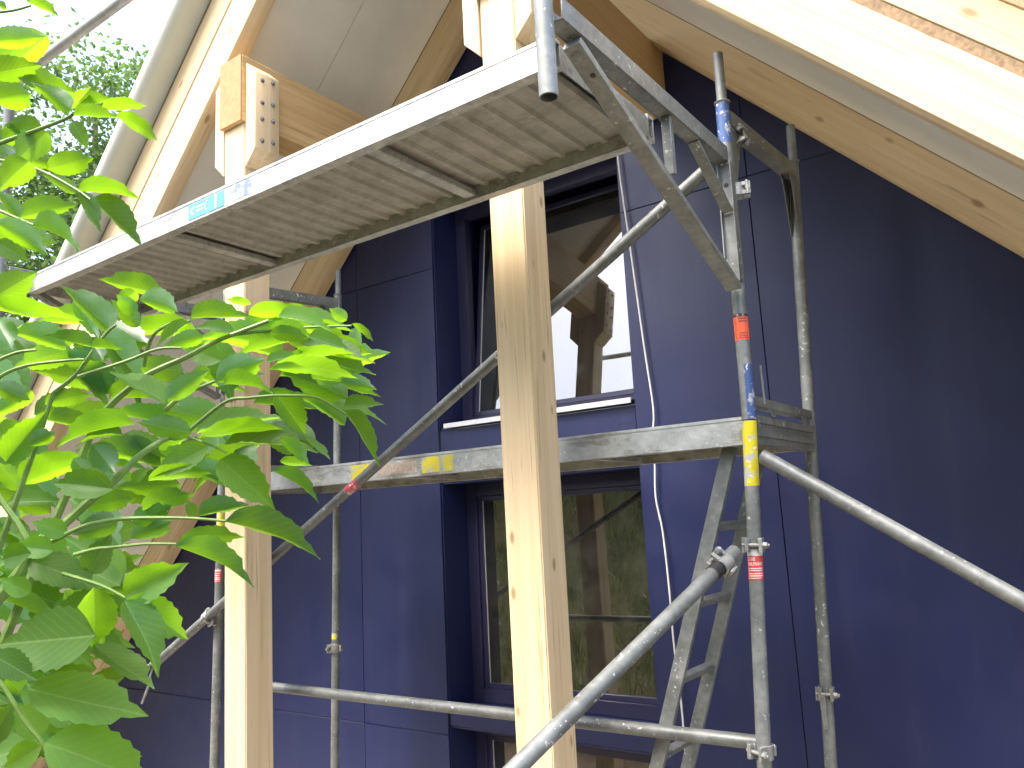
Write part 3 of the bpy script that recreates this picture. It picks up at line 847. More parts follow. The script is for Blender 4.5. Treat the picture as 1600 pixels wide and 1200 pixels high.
# black collar on the raker tube
# couplers
def coupler(label, pos, axis, face, flap=True, swivel=None):
    """clamp round a tube: band, ears, eye bolt with nut; 'axis' = tube direction, 'face' = side where the bolt sits"""
    pos = Vector(pos); ax = Vector(axis).normalized(); fc = Vector(face); fc = (fc - ax * fc.dot(ax)).normalized(); sd = ax.cross(fc)
    t = thing('tube_coupler', label, 'coupler', pos, 'scaffold couplers')
    t.location = pos
    P = lambda a, f, s: pos + ax * a + fc * f + sd * s
    band = MB(); ro, ri, hw = R + .0075, R + .0008, .024
    n = 20; k0 = 0
    for i in range(n + 1):
        a = rad(28 + (332 - 28) * i / n)
        for aa, r in ((-hw, ro), (hw, ro), (hw, ri), (-hw, ri)):
            band.v.append(P(aa, math.cos(a) * r, math.sin(a) * r))
    for i in range(n):
        for q in range(4):
            a, b = 4 * i + q, 4 * i + (q + 1) % 4
            band.f.append((a, b, b + 4, a + 4))
    band.f += [(3, 2, 1, 0), tuple(4 * n + q for q in range(4))]
    band.build('clamp_band', FORGED, t, bevel=.0015)
    for sg in (-1, 1):
        ear = MB()
        for h0, h1 in ((-.024, -.009), (.009, .024)):
            ear.prism([P(h0, R * .82, sg * .015), P(h0, R + .022, sg * .017), P(h0, R + .022, sg * .029), P(h0, R * .55, sg * .031)], ax * (h1 - h0))
        ear.prism([P(-.024, R + .014, sg * .0171), P(-.024, R + .0215, sg * .0171), P(-.024, R + .0215, sg * .0288), P(-.024, R + .014, sg * .0288)], ax * .048)
        ear.build('clamp_ear', FORGED, t, bevel=.0012)
    b = MB(); b.path([P(0, R + .011, -.038), P(0, R + .011, .052)], .0065, 10); b.build('eye_bolt', FORGED, t)
    nt = MB(); nt.path([P(0, R + .011, .0295), P(0, R + .011, .043)], .0125, 6); nt.path([P(0, R + .011, .0432), P(0, R + .011, .046)], .0105, 12); nt.build('collar_nut', GALV, t)
    MB().path([P(-.026, R + .010, -.034), P(.026, R + .010, -.034)], .0055, 10).build('hinge_pin', FORGED, t)
    if flap:
        MB().prism([P(-.018, -R - .008, -.018), P(.018, -R - .008, -.018), P(.018, -R - .008, .018), P(-.018, -R - .008, .018)], -fc * .012).build('saddle', FORGED, t, bevel=.003)
    return t
Zv = (0, 0, 1)
coupler('coupler on the right front pole just above the red sticker', (fr_low(-.125), YF_, -.125), (.055, 0, 1), (.25, -1, 0))
coupler('coupler at the upper end of the thick raker tube, next to the ladder', (-1.058, 2.628, -.180), (.29, .945, .50), (-.8, -.3, .55))
coupler('coupler at the foot of the right front pole where the low tube ends', (fr_low(-.80), YF_, -.80), (.055, 0, 1), (-.4, -1, 0))
coupler('coupler with a hanging wedge on the right rear pole, low on the facade', (rr_low(-.75), YR_, -.75), (.05, 0, 1), (.2, -1, 0))
coupler('coupler on the right front pole beside the console bracket', (fr_top(1.155) + .018, YF_ + .030, 1.155), Zv, (1, .4, 0))
coupler('coupler joining the long brace to the pole beside the leafy pine post', (-4.083, 2.718, -.441), (-1.012 + 4.617, 0, 1.97), (.2, -.5, -1))
coupler('small coupler with pins on the left rear pole between the two posts', (rl_low(-.72), YR_, -.72), Zv, (-1, -.35, 0))
coupler('coupler under the head transom of the right frame, behind the blue paint', (fr_top(1.40) + .01, YF_ + .085, 1.385), (0, 1, 0), (1, 0, .2))
# hanging wedges on pins
def wedge(label, pos, parts):
    t = thing('wedge', label, 'wedge', pos, 'hanging scaffold wedges')
    for nm, pts, r in parts: MB().path(pts, r, 8).build(nm, FORGED, t)
    return t
p = Vector((-4.60, 2.705, -.74))
wedge('wedge pin dangling from the low end of the long brace tube', p, [('chain_link', [p, p + Vector((-.012, -.008, -.05)), p + Vector((-.004, -.008, -.075))], .006), ('pin', [p + Vector((-.004, -.008, -.072)), p + Vector((-.085, -.012, -.205))], [.008, .006]), ('cross_pin', [p + Vector((-.085, -.02, .002)), p + Vector((.045, -.02, .025))], .007), ('cross_pin', [p + Vector((-.06, -.024, -.035)), p + Vector((.02, -.024, .03))], .006)])
p = Vector((rr_low(-.80) - .004, YR_ - R - .012, -.775))
w = thing('wedge', 'flat steel wedge hanging from the coupler on the right rear pole', 'wedge', p, 'hanging scaffold wedges')
MB().prism([p + Vector((-.014, 0, .02)), p + Vector((.012, 0, .02)), p + Vector((.010, 0, -.10)), p + Vector((.002, 0, -.112)), p + Vector((-.006, 0, -.105))], (0, -.008, 0)).build('blade', FORGED, w, bevel=.002)
# raker collar
cv = (Vector((-1.90, -.110, -1.63)) - Vector((-1.040, 2.700, -.142))).normalized(); c0 = Vector((-1.040, 2.700, -.142)) + cv * .105
tag(MB().path([c0, c0 + cv * .04], [R + .002, R + .002], 20, cap=False).build('rubber_sleeve', BLACK), 'black rubber sleeve on the upper end of the thick raker tube', 'sleeve')
# thin lock pin standing on the right end of the lower deck
tag(MB().path([(-.932, 2.83, .36), (-.934, 2.83, .50)], .004, 8).build('lock_pin', GALV), 'thin upright steel pin beside the right front pole at the lower deck', 'pin')

# ladder
lad = thing('ladder', 'narrow aluminium ladder leaning up to the lower deck behind the raker tube', 'ladder', (-1.73, 3.06, GZ))
lx = lambda z: -1.095 + (z - .235) * .342
for y in (2.895, 3.225):
    MB().bar((lx(GZ), y, GZ), (lx(.228), y, .228), .024, .052, up=(1, 0, -.342)).build('stile', GALV, lad, bevel=.002)
z = -1.46
while z < .16:
    MB().bar((lx(z), 2.9075, z), (lx(z), 3.2125, z), .034, .026, up=(.4, 0, 1)).build('rung', GALV, lad, bevel=.003)
    z += .2795

# cable
pts = [(-2.030, 3.975, 2.62), (-2.017, 3.97, 2.00), (-1.974, 3.97, 1.506), (-1.945, 3.972, .909), (-1.925, 3.97, .551), (-1.938, 3.968, .40), (-1.949, 3.97, .276), (-1.930, 3.97, .08), (-1.917, 3.97, -.098), (-1.896, 3.97, -.394), (-1.894, 3.97, -.651), (-1.886, 3.97, -.964), (-1.89, 3.97, -1.27), (-1.88, 3.97, -1.60)]
def smooth(pts, n=5):
    P = [Vector(p) for p in pts]; out = []
    for i in range(len(P) - 1):
        a, b, c, d = P[max(i - 1, 0)], P[i], P[i + 1], P[min(i + 2, len(P) - 1)]
        for k in range(n):
            t = k / n
            out.append(.5 * ((2 * b) + (c - a) * t + (2 * a - 5 * b + 4 * c - d) * t * t + (3 * b - a - 3 * c + d) * t ** 3))
    out.append(P[-1]); return out
cr = random.Random(4); pts = [(x + cr.gauss(0, .012), y, z) for x, y, z in pts]
tag(MB().path(smooth(pts), .0050, 8).build('cable', WHITE), 'thin white cable hanging down the navy facade right of the windows', 'cable')

# ================================================================ TREE behind the house
def leafy_crown(mb, centre, radii, n, size, seed, clumps=60, squash=.8):
    r = random.Random(seed)
    cl = []
    for i in range(clumps):
        while True:
            p = Vector((r.uniform(-1, 1), r.uniform(-1, 1), r.uniform(-1, 1)))
            if .25 < p.length < 1: break
        cl.append((Vector((p.x * radii[0], p.y * radii[1], p.z * radii[2])) + Vector(centre), r.uniform(.25, .6)))
    for i in range(n):
        c, cr = cl[r.randrange(clumps)]
        q = Vector((r.gauss(0, 1), r.gauss(0, 1), r.gauss(0, squash))) * cr * .55
        p = c + q
        L = size * r.uniform(.6, 1.25); a = Vector((r.gauss(0, 1), r.gauss(0, 1), r.gauss(-.3, .6))).normalized()
        b = a.cross(Vector((r.gauss(0, .5), r.gauss(0, .5), 1))).normalized() * L * .32
        nn = a.cross(b).normalized() * L * .08
        k = len(mb.v)
        mb.v += [p, p + a * L * .45 + b + nn, p + a * L, p + a * L * .45 - b + nn, p + a * L * .5]
        mb.f += [(k, k + 1, k + 4), (k + 1, k + 2, k + 4), (k + 4, k + 2, k + 3), (k, k + 4, k + 3)]
def tree(label, base, crowns, limbs, size, seed):
    t = thing('tree', label, 'tree', base, 'trees around the house')
    b = Vector(base)
    for nm, pts, rs in limbs: MB().path(smooth([b + Vector(p) for p in pts], 4), [rs[0] + (rs[1] - rs[0]) * i / ((len(pts) - 1) * 4) for i in range((len(pts) - 1) * 4 + 1)], 9).build(nm, BARK, t)
    mb = MB()
    for c, rd, n, cl in crowns: leafy_crown(mb, b + Vector(c), rd, n, size, seed + n, cl)
    o = mb.build('crown', CROWN, t, kind='stuff')
    o.data.polygons.foreach_set('use_smooth', [False] * len(o.data.polygons))
    return t
BT = (-10.4, 5.0, GZ)
tree('leafy tree beyond the roof edge with small leaves against the bright sky', BT,
     [((.3, -.3, 5.3), (2.0, 1.5, 2.2), 32000, 120), ((.3, -.4, 3.0), (2.0, 1.5, 1.8), 19000, 80), ((.3, 0, 7.6), (1.9, 1.5, 1.5), 11000, 60)],
     [('trunk', [(0, 0, 0), (.1, .05, 1.5), (.05, .1, 3.2), (.25, .05, 5.8), (.2, 0, 8.2)], (.16, .03)), ('limb', [(.08, .05, 2.2), (.8, -.3, 3.1), (1.3, -.5, 4.2)], (.06, .015)), ('limb', [(.06, .1, 3.0), (-.7, -.4, 4.0), (-1.0, -.5, 5.0)], (.05, .012)), ('limb', [(.15, .1, 4.2), (.7, .2, 5.2), (1.0, .1, 6.3)], (.04, .01))], .088, 11)

# unseen trees added behind the viewer to block low sky light off the facade
def sky_shade_tree(label, x, y, hgt, w, seed):   # sky_shade_tree
    z = ground_h(x, y) - .05
    return tree(label, (x, y, z), [((0, 0, hgt * .62), (w, w * .85, hgt * .36), 3600, 46), ((.3, .2, hgt * .35), (w * .9, w * .8, hgt * .26), 2400, 30)],
         [('trunk', [(0, 0, 0), (.08, .05, hgt * .3), (-.05, .1, hgt * .6), (.05, 0, hgt * .9)], (.17, .03)), ('limb', [(.05, .05, hgt * .3), (w * .4, .2, hgt * .45), (w * .65, .2, hgt * .6)], (.07, .02)), ('limb', [(0, .05, hgt * .4), (-w * .4, -.2, hgt * .55), (-w * .6, -.2, hgt * .7)], (.06, .02))], .36, seed)
sky_shade_tree('broad added tree, unseen behind the viewer, blocking sky light on the middle facade', -1.6, -7.5, 6.4, 2.3, 31)
sky_shade_tree('low dark added tree, unseen behind the viewer to the right, blocking sky light', 2.4, -7.0, 5.0, 2.2, 47)
sky_shade_tree('large added tree, unseen far to the left of the viewer, blocking sky light', -13.0, -3.2, 9.5, 2.9, 71)
sky_shade_tree('slim added tree, unseen behind the viewer to the left, blocking sky light', -5.0, -8.0, 6.2, 1.9, 59)

# ================================================================ ELDER SHRUB in the foreground
LEAVES=[
(-1.025,0.374,0.607,-0.992,0.421,0.627,-0.716,0.232,0.659,0.029),(-0.989,0.396,0.658,-0.962,0.428,0.647,-0.105,0.413,0.905,0.02),(-1.019,0.376,0.656,-1.006,0.384,0.652,-0.256,0.766,0.589,0.011),
(-1.008,0.365,0.554,-0.943,0.399,0.557,-0.303,0.492,0.816,0.034),(-1.046,0.387,0.543,-0.989,0.414,0.548,-0.341,0.568,0.749,0.042),(-0.975,0.451,0.532,-0.923,0.473,0.545,-0.26,0.037,0.965,0.027),
(-0.901,0.414,0.49,-0.935,0.394,0.525,-0.286,0.922,0.263,0.025),(-0.898,0.449,0.503,-0.842,0.472,0.507,-0.064,-0.011,0.998,0.029),(-0.875,0.405,0.469,-0.848,0.442,0.48,-0.333,-0.035,0.942,0.022),
(-0.845,0.438,0.473,-0.806,0.472,0.447,-0.01,0.609,0.793,0.027),(-0.96,0.443,0.508,-0.949,0.457,0.477,0.861,-0.501,0.084,0.02),(-0.916,0.423,0.499,-0.89,0.425,0.523,-0.569,-0.503,0.65,0.016),
(-0.968,0.448,0.528,-0.942,0.464,0.56,0.233,-0.933,0.275,0.021),(-0.965,0.418,0.486,-0.999,0.396,0.451,-0.768,0.238,0.595,0.037),(-0.975,0.416,0.494,-1.007,0.387,0.497,-0.505,0.616,0.605,0.029),
(-0.913,0.397,0.415,-0.859,0.425,0.425,-0.433,0.566,0.702,0.029),(-0.957,0.451,0.42,-0.915,0.508,0.428,-0.265,0.072,0.962,0.034),(-0.929,0.438,0.405,-0.916,0.465,0.361,-0.318,0.844,0.432,0.025),
(-0.967,0.471,0.417,-0.924,0.525,0.367,-0.182,0.743,0.644,0.04),(-0.985,0.462,0.427,-1.004,0.433,0.451,-0.409,0.722,0.558,0.019),(-1.032,0.42,0.395,-0.986,0.465,0.421,-0.606,0.18,0.775,0.033),
(-0.995,0.403,0.383,-1.012,0.388,0.416,-0.42,0.885,0.2,0.019),(-0.933,0.394,0.354,-0.856,0.421,0.323,0.104,0.609,0.787,0.041),(-0.95,0.361,0.353,-0.927,0.413,0.325,-0.608,0.566,0.557,0.029),
(-1.0,0.382,0.347,-0.976,0.408,0.326,0.768,-0.634,0.091,0.025),(-0.961,0.397,0.44,-1.006,0.386,0.419,-0.46,0.376,0.804,0.036),(-1.018,0.392,0.479,-0.983,0.409,0.497,-0.548,0.378,0.746,0.03),
(-0.957,0.408,0.541,-0.975,0.385,0.546,0.744,-0.622,-0.245,0.016),(-1.056,0.392,0.498,-1.013,0.413,0.468,-0.335,0.922,0.192,0.04),(-1.034,0.409,0.467,-1.04,0.402,0.484,0.939,-0.26,0.224,0.009),
(-1.103,0.423,0.308,-1.079,0.461,0.348,-0.907,0.188,0.377,0.042),(-1.116,0.425,0.301,-1.038,0.504,0.285,-0.107,0.295,0.949,0.053),(-1.126,0.432,0.291,-1.093,0.448,0.241,-0.642,0.744,-0.184,0.033),
(-1.089,0.565,0.288,-1.147,0.537,0.358,-0.24,0.951,0.193,0.044),(-1.039,0.612,0.334,-1.11,0.565,0.373,-0.031,0.666,0.745,0.044),(-1.036,0.571,0.301,-1.043,0.55,0.327,-0.719,0.621,0.312,0.024),
(-1.087,0.606,0.3,-1.107,0.576,0.338,-0.668,0.715,0.208,0.027),(-1.027,0.573,0.321,-0.956,0.6,0.302,-0.187,0.83,0.526,0.037),(-0.929,0.587,0.277,-0.866,0.632,0.288,-0.355,0.286,0.89,0.037),
(-0.888,0.646,0.287,-0.829,0.682,0.293,-0.323,0.391,0.862,0.032),(-0.872,0.638,0.296,-0.887,0.611,0.301,-0.37,0.394,0.841,0.015),(-0.931,0.654,0.269,-0.968,0.616,0.287,0.698,-0.421,0.579,0.027),
(-0.811,0.633,0.268,-0.752,0.67,0.256,0.486,-0.553,0.677,0.033),(-0.85,0.718,0.26,-0.946,0.671,0.259,-0.178,0.334,0.926,0.05),(-0.944,0.597,0.276,-0.973,0.563,0.252,0.423,-0.736,0.528,0.024),
(-0.963,0.627,0.267,-1.01,0.6,0.258,-0.505,0.705,0.498,0.026),(-1.091,0.508,0.259,-1.166,0.477,0.292,-0.14,0.857,0.496,0.041),(-1.046,0.52,0.25,-1.089,0.485,0.274,-0.155,0.675,0.721,0.028),
(-0.993,0.493,0.236,-0.947,0.512,0.234,-0.14,0.421,0.896,0.023),(-1.017,0.507,0.245,-1.001,0.515,0.223,-0.578,0.81,-0.103,0.02),(-0.895,0.601,0.191,-0.818,0.624,0.218,-0.404,0.712,0.574,0.039),
(-0.988,0.673,0.242,-1.035,0.638,0.268,0.632,-0.763,0.133,0.031),(-0.996,0.596,0.174,-1.051,0.55,0.23,0.77,-0.162,0.618,0.043),(-0.963,0.577,0.175,-0.93,0.615,0.215,-0.852,0.404,0.331,0.03),
(-0.973,0.654,0.207,-0.917,0.687,0.223,0.281,-0.766,0.578,0.032),(-0.865,0.594,0.185,-0.789,0.618,0.179,-0.037,0.369,0.929,0.038),(-0.819,0.626,0.201,-0.743,0.704,0.202,-0.218,0.201,0.955,0.052),
(-0.82,0.623,0.209,-0.784,0.645,0.217,0.34,-0.773,0.536,0.02),(-0.834,0.701,0.254,-0.787,0.731,0.241,0.546,-0.615,0.569,0.027),(-0.818,0.674,0.224,-0.776,0.732,0.229,-0.261,0.12,0.958,0.034),
(-1.035,0.667,0.141,-0.953,0.744,0.179,0.218,-0.615,0.758,0.056),(-0.975,0.629,0.13,-0.911,0.715,0.156,-0.394,0.014,0.919,0.052),(-0.97,0.667,0.123,-0.853,0.723,0.126,0.212,-0.492,0.844,0.061),
(-0.807,0.673,0.115,-0.777,0.687,0.087,0.685,0.008,0.729,0.02),(-0.903,0.598,0.11,-0.959,0.557,0.076,0.515,-0.839,0.174,0.036),(-0.965,0.657,0.101,-0.898,0.694,0.036,0.683,-0.653,0.329,0.051),
(-0.826,0.648,0.115,-0.791,0.672,0.084,-0.124,0.854,0.505,0.025),(-0.889,0.685,0.081,-0.854,0.741,0.05,-0.146,0.545,0.826,0.034),(-0.936,0.734,0.098,-0.907,0.769,0.091,-0.37,0.467,0.803,0.022),
(-0.997,0.555,0.147,-1.099,0.51,0.148,-0.115,0.277,0.954,0.052),(-1.016,0.548,0.134,-1.073,0.512,0.136,0.316,-0.443,0.839,0.032),(-0.98,0.624,0.136,-1.023,0.572,0.153,-0.693,0.668,0.272,0.034),
(-1.187,0.482,0.111,-1.123,0.498,0.171,0.574,-0.705,-0.416,0.042),(-1.22,0.516,0.079,-1.097,0.566,0.128,-0.43,0.204,0.88,0.066),(-1.218,0.515,0.074,-1.227,0.487,0.115,-0.835,0.52,0.182,0.03),
(-0.992,0.526,0.062,-1.052,0.474,0.077,0.66,-0.721,0.21,0.04),(-1.254,0.513,0.056,-1.199,0.56,0.065,0.419,-0.628,0.656,0.034),(-1.045,0.524,0.123,-1.022,0.548,0.083,-0.71,0.703,0.035,0.036),
(-1.08,0.518,0.107,-1.065,0.54,0.077,-0.762,0.638,0.111,0.028),(-1.015,0.562,0.074,-0.99,0.569,0.088,0.407,-0.868,-0.283,0.016),(-1.126,0.623,0.083,-1.132,0.607,0.098,0.951,-0.308,0.033,0.015),
(-0.986,0.561,0.036,-0.918,0.592,0.06,-0.478,0.466,0.745,0.037),(-0.959,0.622,0.024,-0.904,0.66,0.045,-0.574,0.433,0.695,0.033),(-0.987,0.634,0.025,-0.985,0.624,0.047,0.936,-0.275,-0.221,0.016),
(-1.156,0.575,0.046,-1.106,0.621,0.06,-0.66,0.573,0.486,0.032),(-1.006,0.559,0.02,-0.948,0.579,0.04,-0.426,0.788,0.445,0.031),(-0.971,0.559,0.072,-0.904,0.604,0.088,-0.383,0.259,0.887,0.039),
(-1.151,0.511,0.187,-1.104,0.554,0.204,-0.603,0.378,0.703,0.031),(-1.132,0.442,0.202,-1.111,0.477,0.185,-0.765,0.588,0.264,0.028),(-1.208,0.518,0.214,-1.252,0.491,0.185,-0.667,0.503,0.549,0.034),
(-1.088,0.467,0.121,-1.044,0.481,0.14,-0.474,0.633,0.612,0.024),(-1.22,0.486,0.15,-1.175,0.5,0.164,-0.41,0.68,0.608,0.033),(-1.027,0.568,0.331,-1.056,0.556,0.317,-0.533,0.551,0.643,0.024),
(-0.774,0.715,0.269,-0.785,0.695,0.284,-0.612,0.665,0.428,0.019),(-0.788,0.737,0.271,-0.764,0.758,0.249,0.117,0.662,0.74,0.018),(-0.845,0.792,0.251,-0.841,0.797,0.291,-0.865,0.501,0.034,0.022),
(-0.865,0.711,0.239,-0.761,0.746,0.233,0.199,-0.446,0.873,0.052),(-0.838,0.755,0.233,-0.789,0.775,0.241,-0.313,0.442,0.841,0.025),(-0.885,0.687,0.216,-0.835,0.75,0.235,-0.433,0.068,0.899,0.039),
(-0.849,0.711,0.224,-0.77,0.761,0.212,0.363,-0.375,0.853,0.044),(-0.919,0.72,0.214,-0.856,0.801,0.222,-0.287,0.135,0.948,0.049),(-0.795,0.722,0.191,-0.758,0.754,0.183,-0.489,0.691,0.533,0.024),
(-0.844,0.776,0.197,-0.796,0.798,0.179,0.065,0.539,0.84,0.026),(-0.8,0.732,0.159,-0.755,0.756,0.163,0.408,-0.817,0.408,0.024),(-0.823,0.751,0.157,-0.796,0.8,0.088,0.138,0.785,0.604,0.042),
(-0.89,0.792,0.18,-0.834,0.848,0.159,0.528,-0.222,0.82,0.038),(-0.904,0.699,0.191,-0.894,0.753,0.13,0.927,-0.343,-0.152,0.039),(-0.898,0.764,0.265,-0.827,0.811,0.265,-0.104,0.145,0.984,0.04),
(-0.895,0.707,0.213,-0.855,0.739,0.203,-0.335,0.635,0.696,0.024),(-0.867,0.663,0.26,-0.828,0.699,0.256,-0.498,0.622,0.604,0.025),(-0.891,0.729,0.299,-0.831,0.773,0.285,0.509,-0.46,0.727,0.035),
(-0.866,0.731,0.284,-0.83,0.779,0.276,-0.107,0.235,0.966,0.028),(-0.881,0.609,0.017,-0.8,0.696,-0.014,-0.278,0.537,0.796,0.058),(-0.967,0.598,-0.008,-0.908,0.656,0.006,-0.522,0.339,0.783,0.04),
(-0.913,0.563,-0.01,-0.868,0.648,-0.045,-0.281,0.49,0.825,0.048),(-1.024,0.567,-0.0,-0.951,0.587,0.027,-0.399,0.784,0.476,0.038),(-1.041,0.559,0.023,-1.074,0.52,0.011,-0.772,0.58,0.258,0.035),
(-1.062,0.536,-0.041,-1.041,0.549,0.006,0.713,-0.688,-0.136,0.037),(-1.107,0.482,-0.02,-1.028,0.533,-0.056,0.609,-0.521,0.598,0.048),(-0.946,0.521,-0.067,-0.869,0.544,-0.032,0.327,-0.941,-0.089,0.044),
(-0.925,0.508,-0.069,-0.87,0.527,-0.141,0.799,-0.098,0.593,0.044),(-0.93,0.513,-0.069,-0.896,0.575,-0.118,0.919,-0.338,0.203,0.043),(-1.011,0.516,-0.056,-1.044,0.539,-0.142,0.894,-0.202,-0.399,0.049),
(-1.181,0.475,-0.069,-1.094,0.538,-0.1,-0.176,0.618,0.766,0.052),(-0.965,0.497,-0.108,-1.103,0.447,-0.117,0.313,-0.909,0.275,0.075),(-1.054,0.425,-0.124,-1.019,0.457,-0.152,0.768,-0.464,0.442,0.034),
(-1.065,0.546,-0.13,-0.984,0.582,-0.181,0.519,0.027,0.854,0.048),(-1.051,0.463,-0.167,-0.959,0.559,-0.207,0.668,-0.368,0.647,0.066),(-1.019,0.469,-0.225,-0.961,0.574,-0.287,0.892,-0.283,0.354,0.071),
(-1.172,0.476,-0.241,-1.149,0.486,-0.199,0.684,-0.701,-0.201,0.035),(-1.126,0.516,-0.251,-1.154,0.48,-0.275,0.68,-0.693,0.239,0.035),(-1.137,0.519,-0.244,-1.158,0.496,-0.196,0.927,-0.237,0.29,0.04),
(-1.044,0.456,-0.011,-1.094,0.436,-0.017,0.367,-0.924,0.11,0.032),(-1.064,0.465,-0.059,-1.074,0.436,-0.038,0.964,-0.213,0.16,0.026),(-1.052,0.501,0.011,-1.068,0.466,0.027,0.919,-0.353,0.174,0.027),
(-1.048,0.484,-0.01,-1.075,0.449,0.001,0.803,-0.541,0.251,0.03),(-1.1,0.453,-0.165,-1.109,0.435,-0.129,0.969,-0.177,0.173,0.029),(-1.068,0.513,-0.101,-1.047,0.526,-0.056,0.707,-0.694,-0.134,0.034),
(-1.432,0.517,0.318,-1.382,0.551,0.253,-0.295,0.923,0.245,0.042),(-1.199,0.826,0.149,-1.255,0.759,0.142,-0.572,0.402,0.715,0.041),(-1.359,0.662,0.152,-1.334,0.711,0.076,-0.775,0.616,0.141,0.044),
(-1.352,0.652,0.279,-1.266,0.691,0.257,-0.288,0.873,0.394,0.045),(-1.159,0.689,0.111,-1.257,0.623,0.154,-0.189,0.714,0.674,0.059),(-1.21,0.782,0.336,-1.321,0.708,0.365,-0.078,0.469,0.88,0.064),
(-1.53,0.59,0.392,-1.486,0.651,0.319,-0.716,0.684,0.141,0.055),(-1.321,0.619,0.304,-1.308,0.684,0.216,-0.358,0.775,0.52,0.052),(-1.113,0.75,0.163,-1.039,0.788,0.082,-0.163,0.943,0.291,0.054),
(-1.128,0.774,0.18,-1.189,0.684,0.203,-0.745,0.588,0.316,0.059),(-1.152,0.774,0.309,-1.062,0.832,0.356,-0.463,-0.003,0.886,0.055),(-1.052,0.787,0.136,-1.154,0.734,0.09,-0.457,0.106,0.883,0.058),
(-1.313,0.619,0.385,-1.288,0.66,0.325,-0.571,0.766,0.296,0.036),(-1.085,0.863,0.383,-1.043,0.933,0.302,-0.192,0.785,0.589,0.054),(-1.189,0.798,0.205,-1.171,0.804,0.105,-0.673,0.735,-0.081,0.048),
(-1.473,0.576,0.161,-1.411,0.628,0.174,-0.617,0.606,0.503,0.039),(-1.231,0.622,0.322,-1.153,0.674,0.296,-0.463,0.836,0.294,0.046),(-1.28,0.685,0.24,-1.333,0.617,0.3,-0.455,0.758,0.467,0.049),
(-1.409,0.492,0.198,-1.327,0.537,0.194,-0.231,0.49,0.841,0.044),(-1.125,0.755,0.312,-1.131,0.793,0.21,-0.595,0.741,0.313,0.051),(-1.457,0.681,0.204,-1.383,0.755,0.238,-0.5,0.113,0.859,0.051),
(-1.369,0.729,0.168,-1.309,0.817,0.136,-0.601,0.6,0.528,0.052),(-1.118,0.783,0.314,-1.053,0.837,0.315,-0.44,0.518,0.733,0.04),(-1.313,0.555,0.161,-1.299,0.591,0.097,-0.359,0.845,0.397,0.035),
(-1.513,0.623,0.111,-1.436,0.669,0.115,-0.286,0.41,0.866,0.042),(-1.198,0.761,0.266,-1.106,0.806,0.228,0.015,0.624,0.781,0.051),(-1.537,0.645,0.041,-1.464,0.674,0.132,-0.734,-0.187,0.653,0.056),
(-1.032,0.844,0.255,-0.925,0.902,0.233,-0.074,0.474,0.877,0.058),(-1.116,0.866,0.356,-1.064,0.949,0.302,-0.631,0.658,0.412,0.053),(-1.003,0.858,0.232,-0.941,0.899,0.254,-0.537,0.422,0.73,0.036),
(-1.051,0.776,0.311,-1.128,0.733,0.312,-0.254,0.467,0.847,0.042),(-1.313,0.683,0.255,-1.438,0.617,0.292,-0.135,0.667,0.733,0.069),(-0.984,0.763,0.28,-1.069,0.697,0.308,-0.269,0.645,0.715,0.052),
(-1.085,0.933,0.258,-1.001,0.969,0.238,-0.069,0.598,0.798,0.044),(-1.287,0.682,0.357,-1.382,0.599,0.373,-0.265,0.468,0.843,0.059),(-1.151,0.691,0.172,-1.205,0.632,0.201,-0.273,0.616,0.739,0.04),
(-1.615,0.566,0.19,-1.503,0.613,0.238,-0.49,0.348,0.8,0.061),(-1.323,0.627,0.315,-1.272,0.691,0.297,-0.321,0.487,0.812,0.039),(-1.206,0.656,0.14,-1.126,0.689,0.122,-0.088,0.625,0.776,0.041),
(-1.13,0.826,0.179,-1.054,0.899,0.139,-0.596,0.763,0.25,0.053),(-0.958,0.818,0.128,-1.04,0.776,0.162,-0.344,0.896,0.279,0.046),(-1.168,0.81,0.321,-1.077,0.889,0.295,-0.187,0.499,0.846,0.058),
(-0.979,0.831,0.242,-0.902,0.916,0.284,-0.7,0.322,0.637,0.057),(-0.928,0.853,0.287,-1.045,0.803,0.347,0.148,0.594,0.791,0.066),(-0.986,0.909,0.211,-1.086,0.859,0.271,-0.319,0.918,0.234,0.06),
(-1.178,0.79,0.113,-1.259,0.734,0.14,-0.268,0.703,0.658,0.048),(-1.411,0.719,0.128,-1.336,0.768,0.132,-0.316,0.395,0.862,0.042),(-1.355,0.587,0.202,-1.309,0.643,0.237,-0.815,0.429,0.389,0.044),
(-1.227,0.854,0.178,-1.135,0.899,0.167,-0.194,0.598,0.778,0.049),(-1.516,0.635,0.071,-1.453,0.692,0.097,-0.524,0.2,0.828,0.042),(-1.05,0.759,0.302,-0.967,0.795,0.329,-0.379,0.211,0.901,0.044),
(-1.075,0.75,0.077,-1.147,0.712,0.116,-0.244,0.879,0.409,0.042),(-1.369,0.501,0.294,-1.34,0.568,0.214,-0.745,0.619,0.247,0.051),(-1.028,0.922,0.299,-1.102,0.913,0.233,-0.656,-0.105,0.747,0.047),
(-1.35,0.554,0.138,-1.321,0.62,0.053,-0.814,0.561,0.152,0.052),(-1.21,0.612,0.308,-1.125,0.656,0.232,0.047,0.842,0.537,0.057),(-1.55,0.599,0.11,-1.415,0.655,0.151,-0.451,0.643,0.619,0.072),
(-1.022,0.938,0.172,-1.1,0.901,0.246,0.068,0.867,0.494,0.053),(-1.439,0.544,0.322,-1.372,0.605,0.229,-0.155,0.876,0.457,0.061),(-1.259,0.785,0.282,-1.344,0.73,0.297,-0.471,0.819,0.328,0.049),
(-1.363,0.758,0.159,-1.328,0.806,0.099,-0.159,0.809,0.565,0.04),(-1.319,0.625,0.307,-1.371,0.561,0.281,-0.777,0.455,0.435,0.047),(-1.487,0.604,0.361,-1.404,0.688,0.352,-0.327,0.424,0.844,0.055),
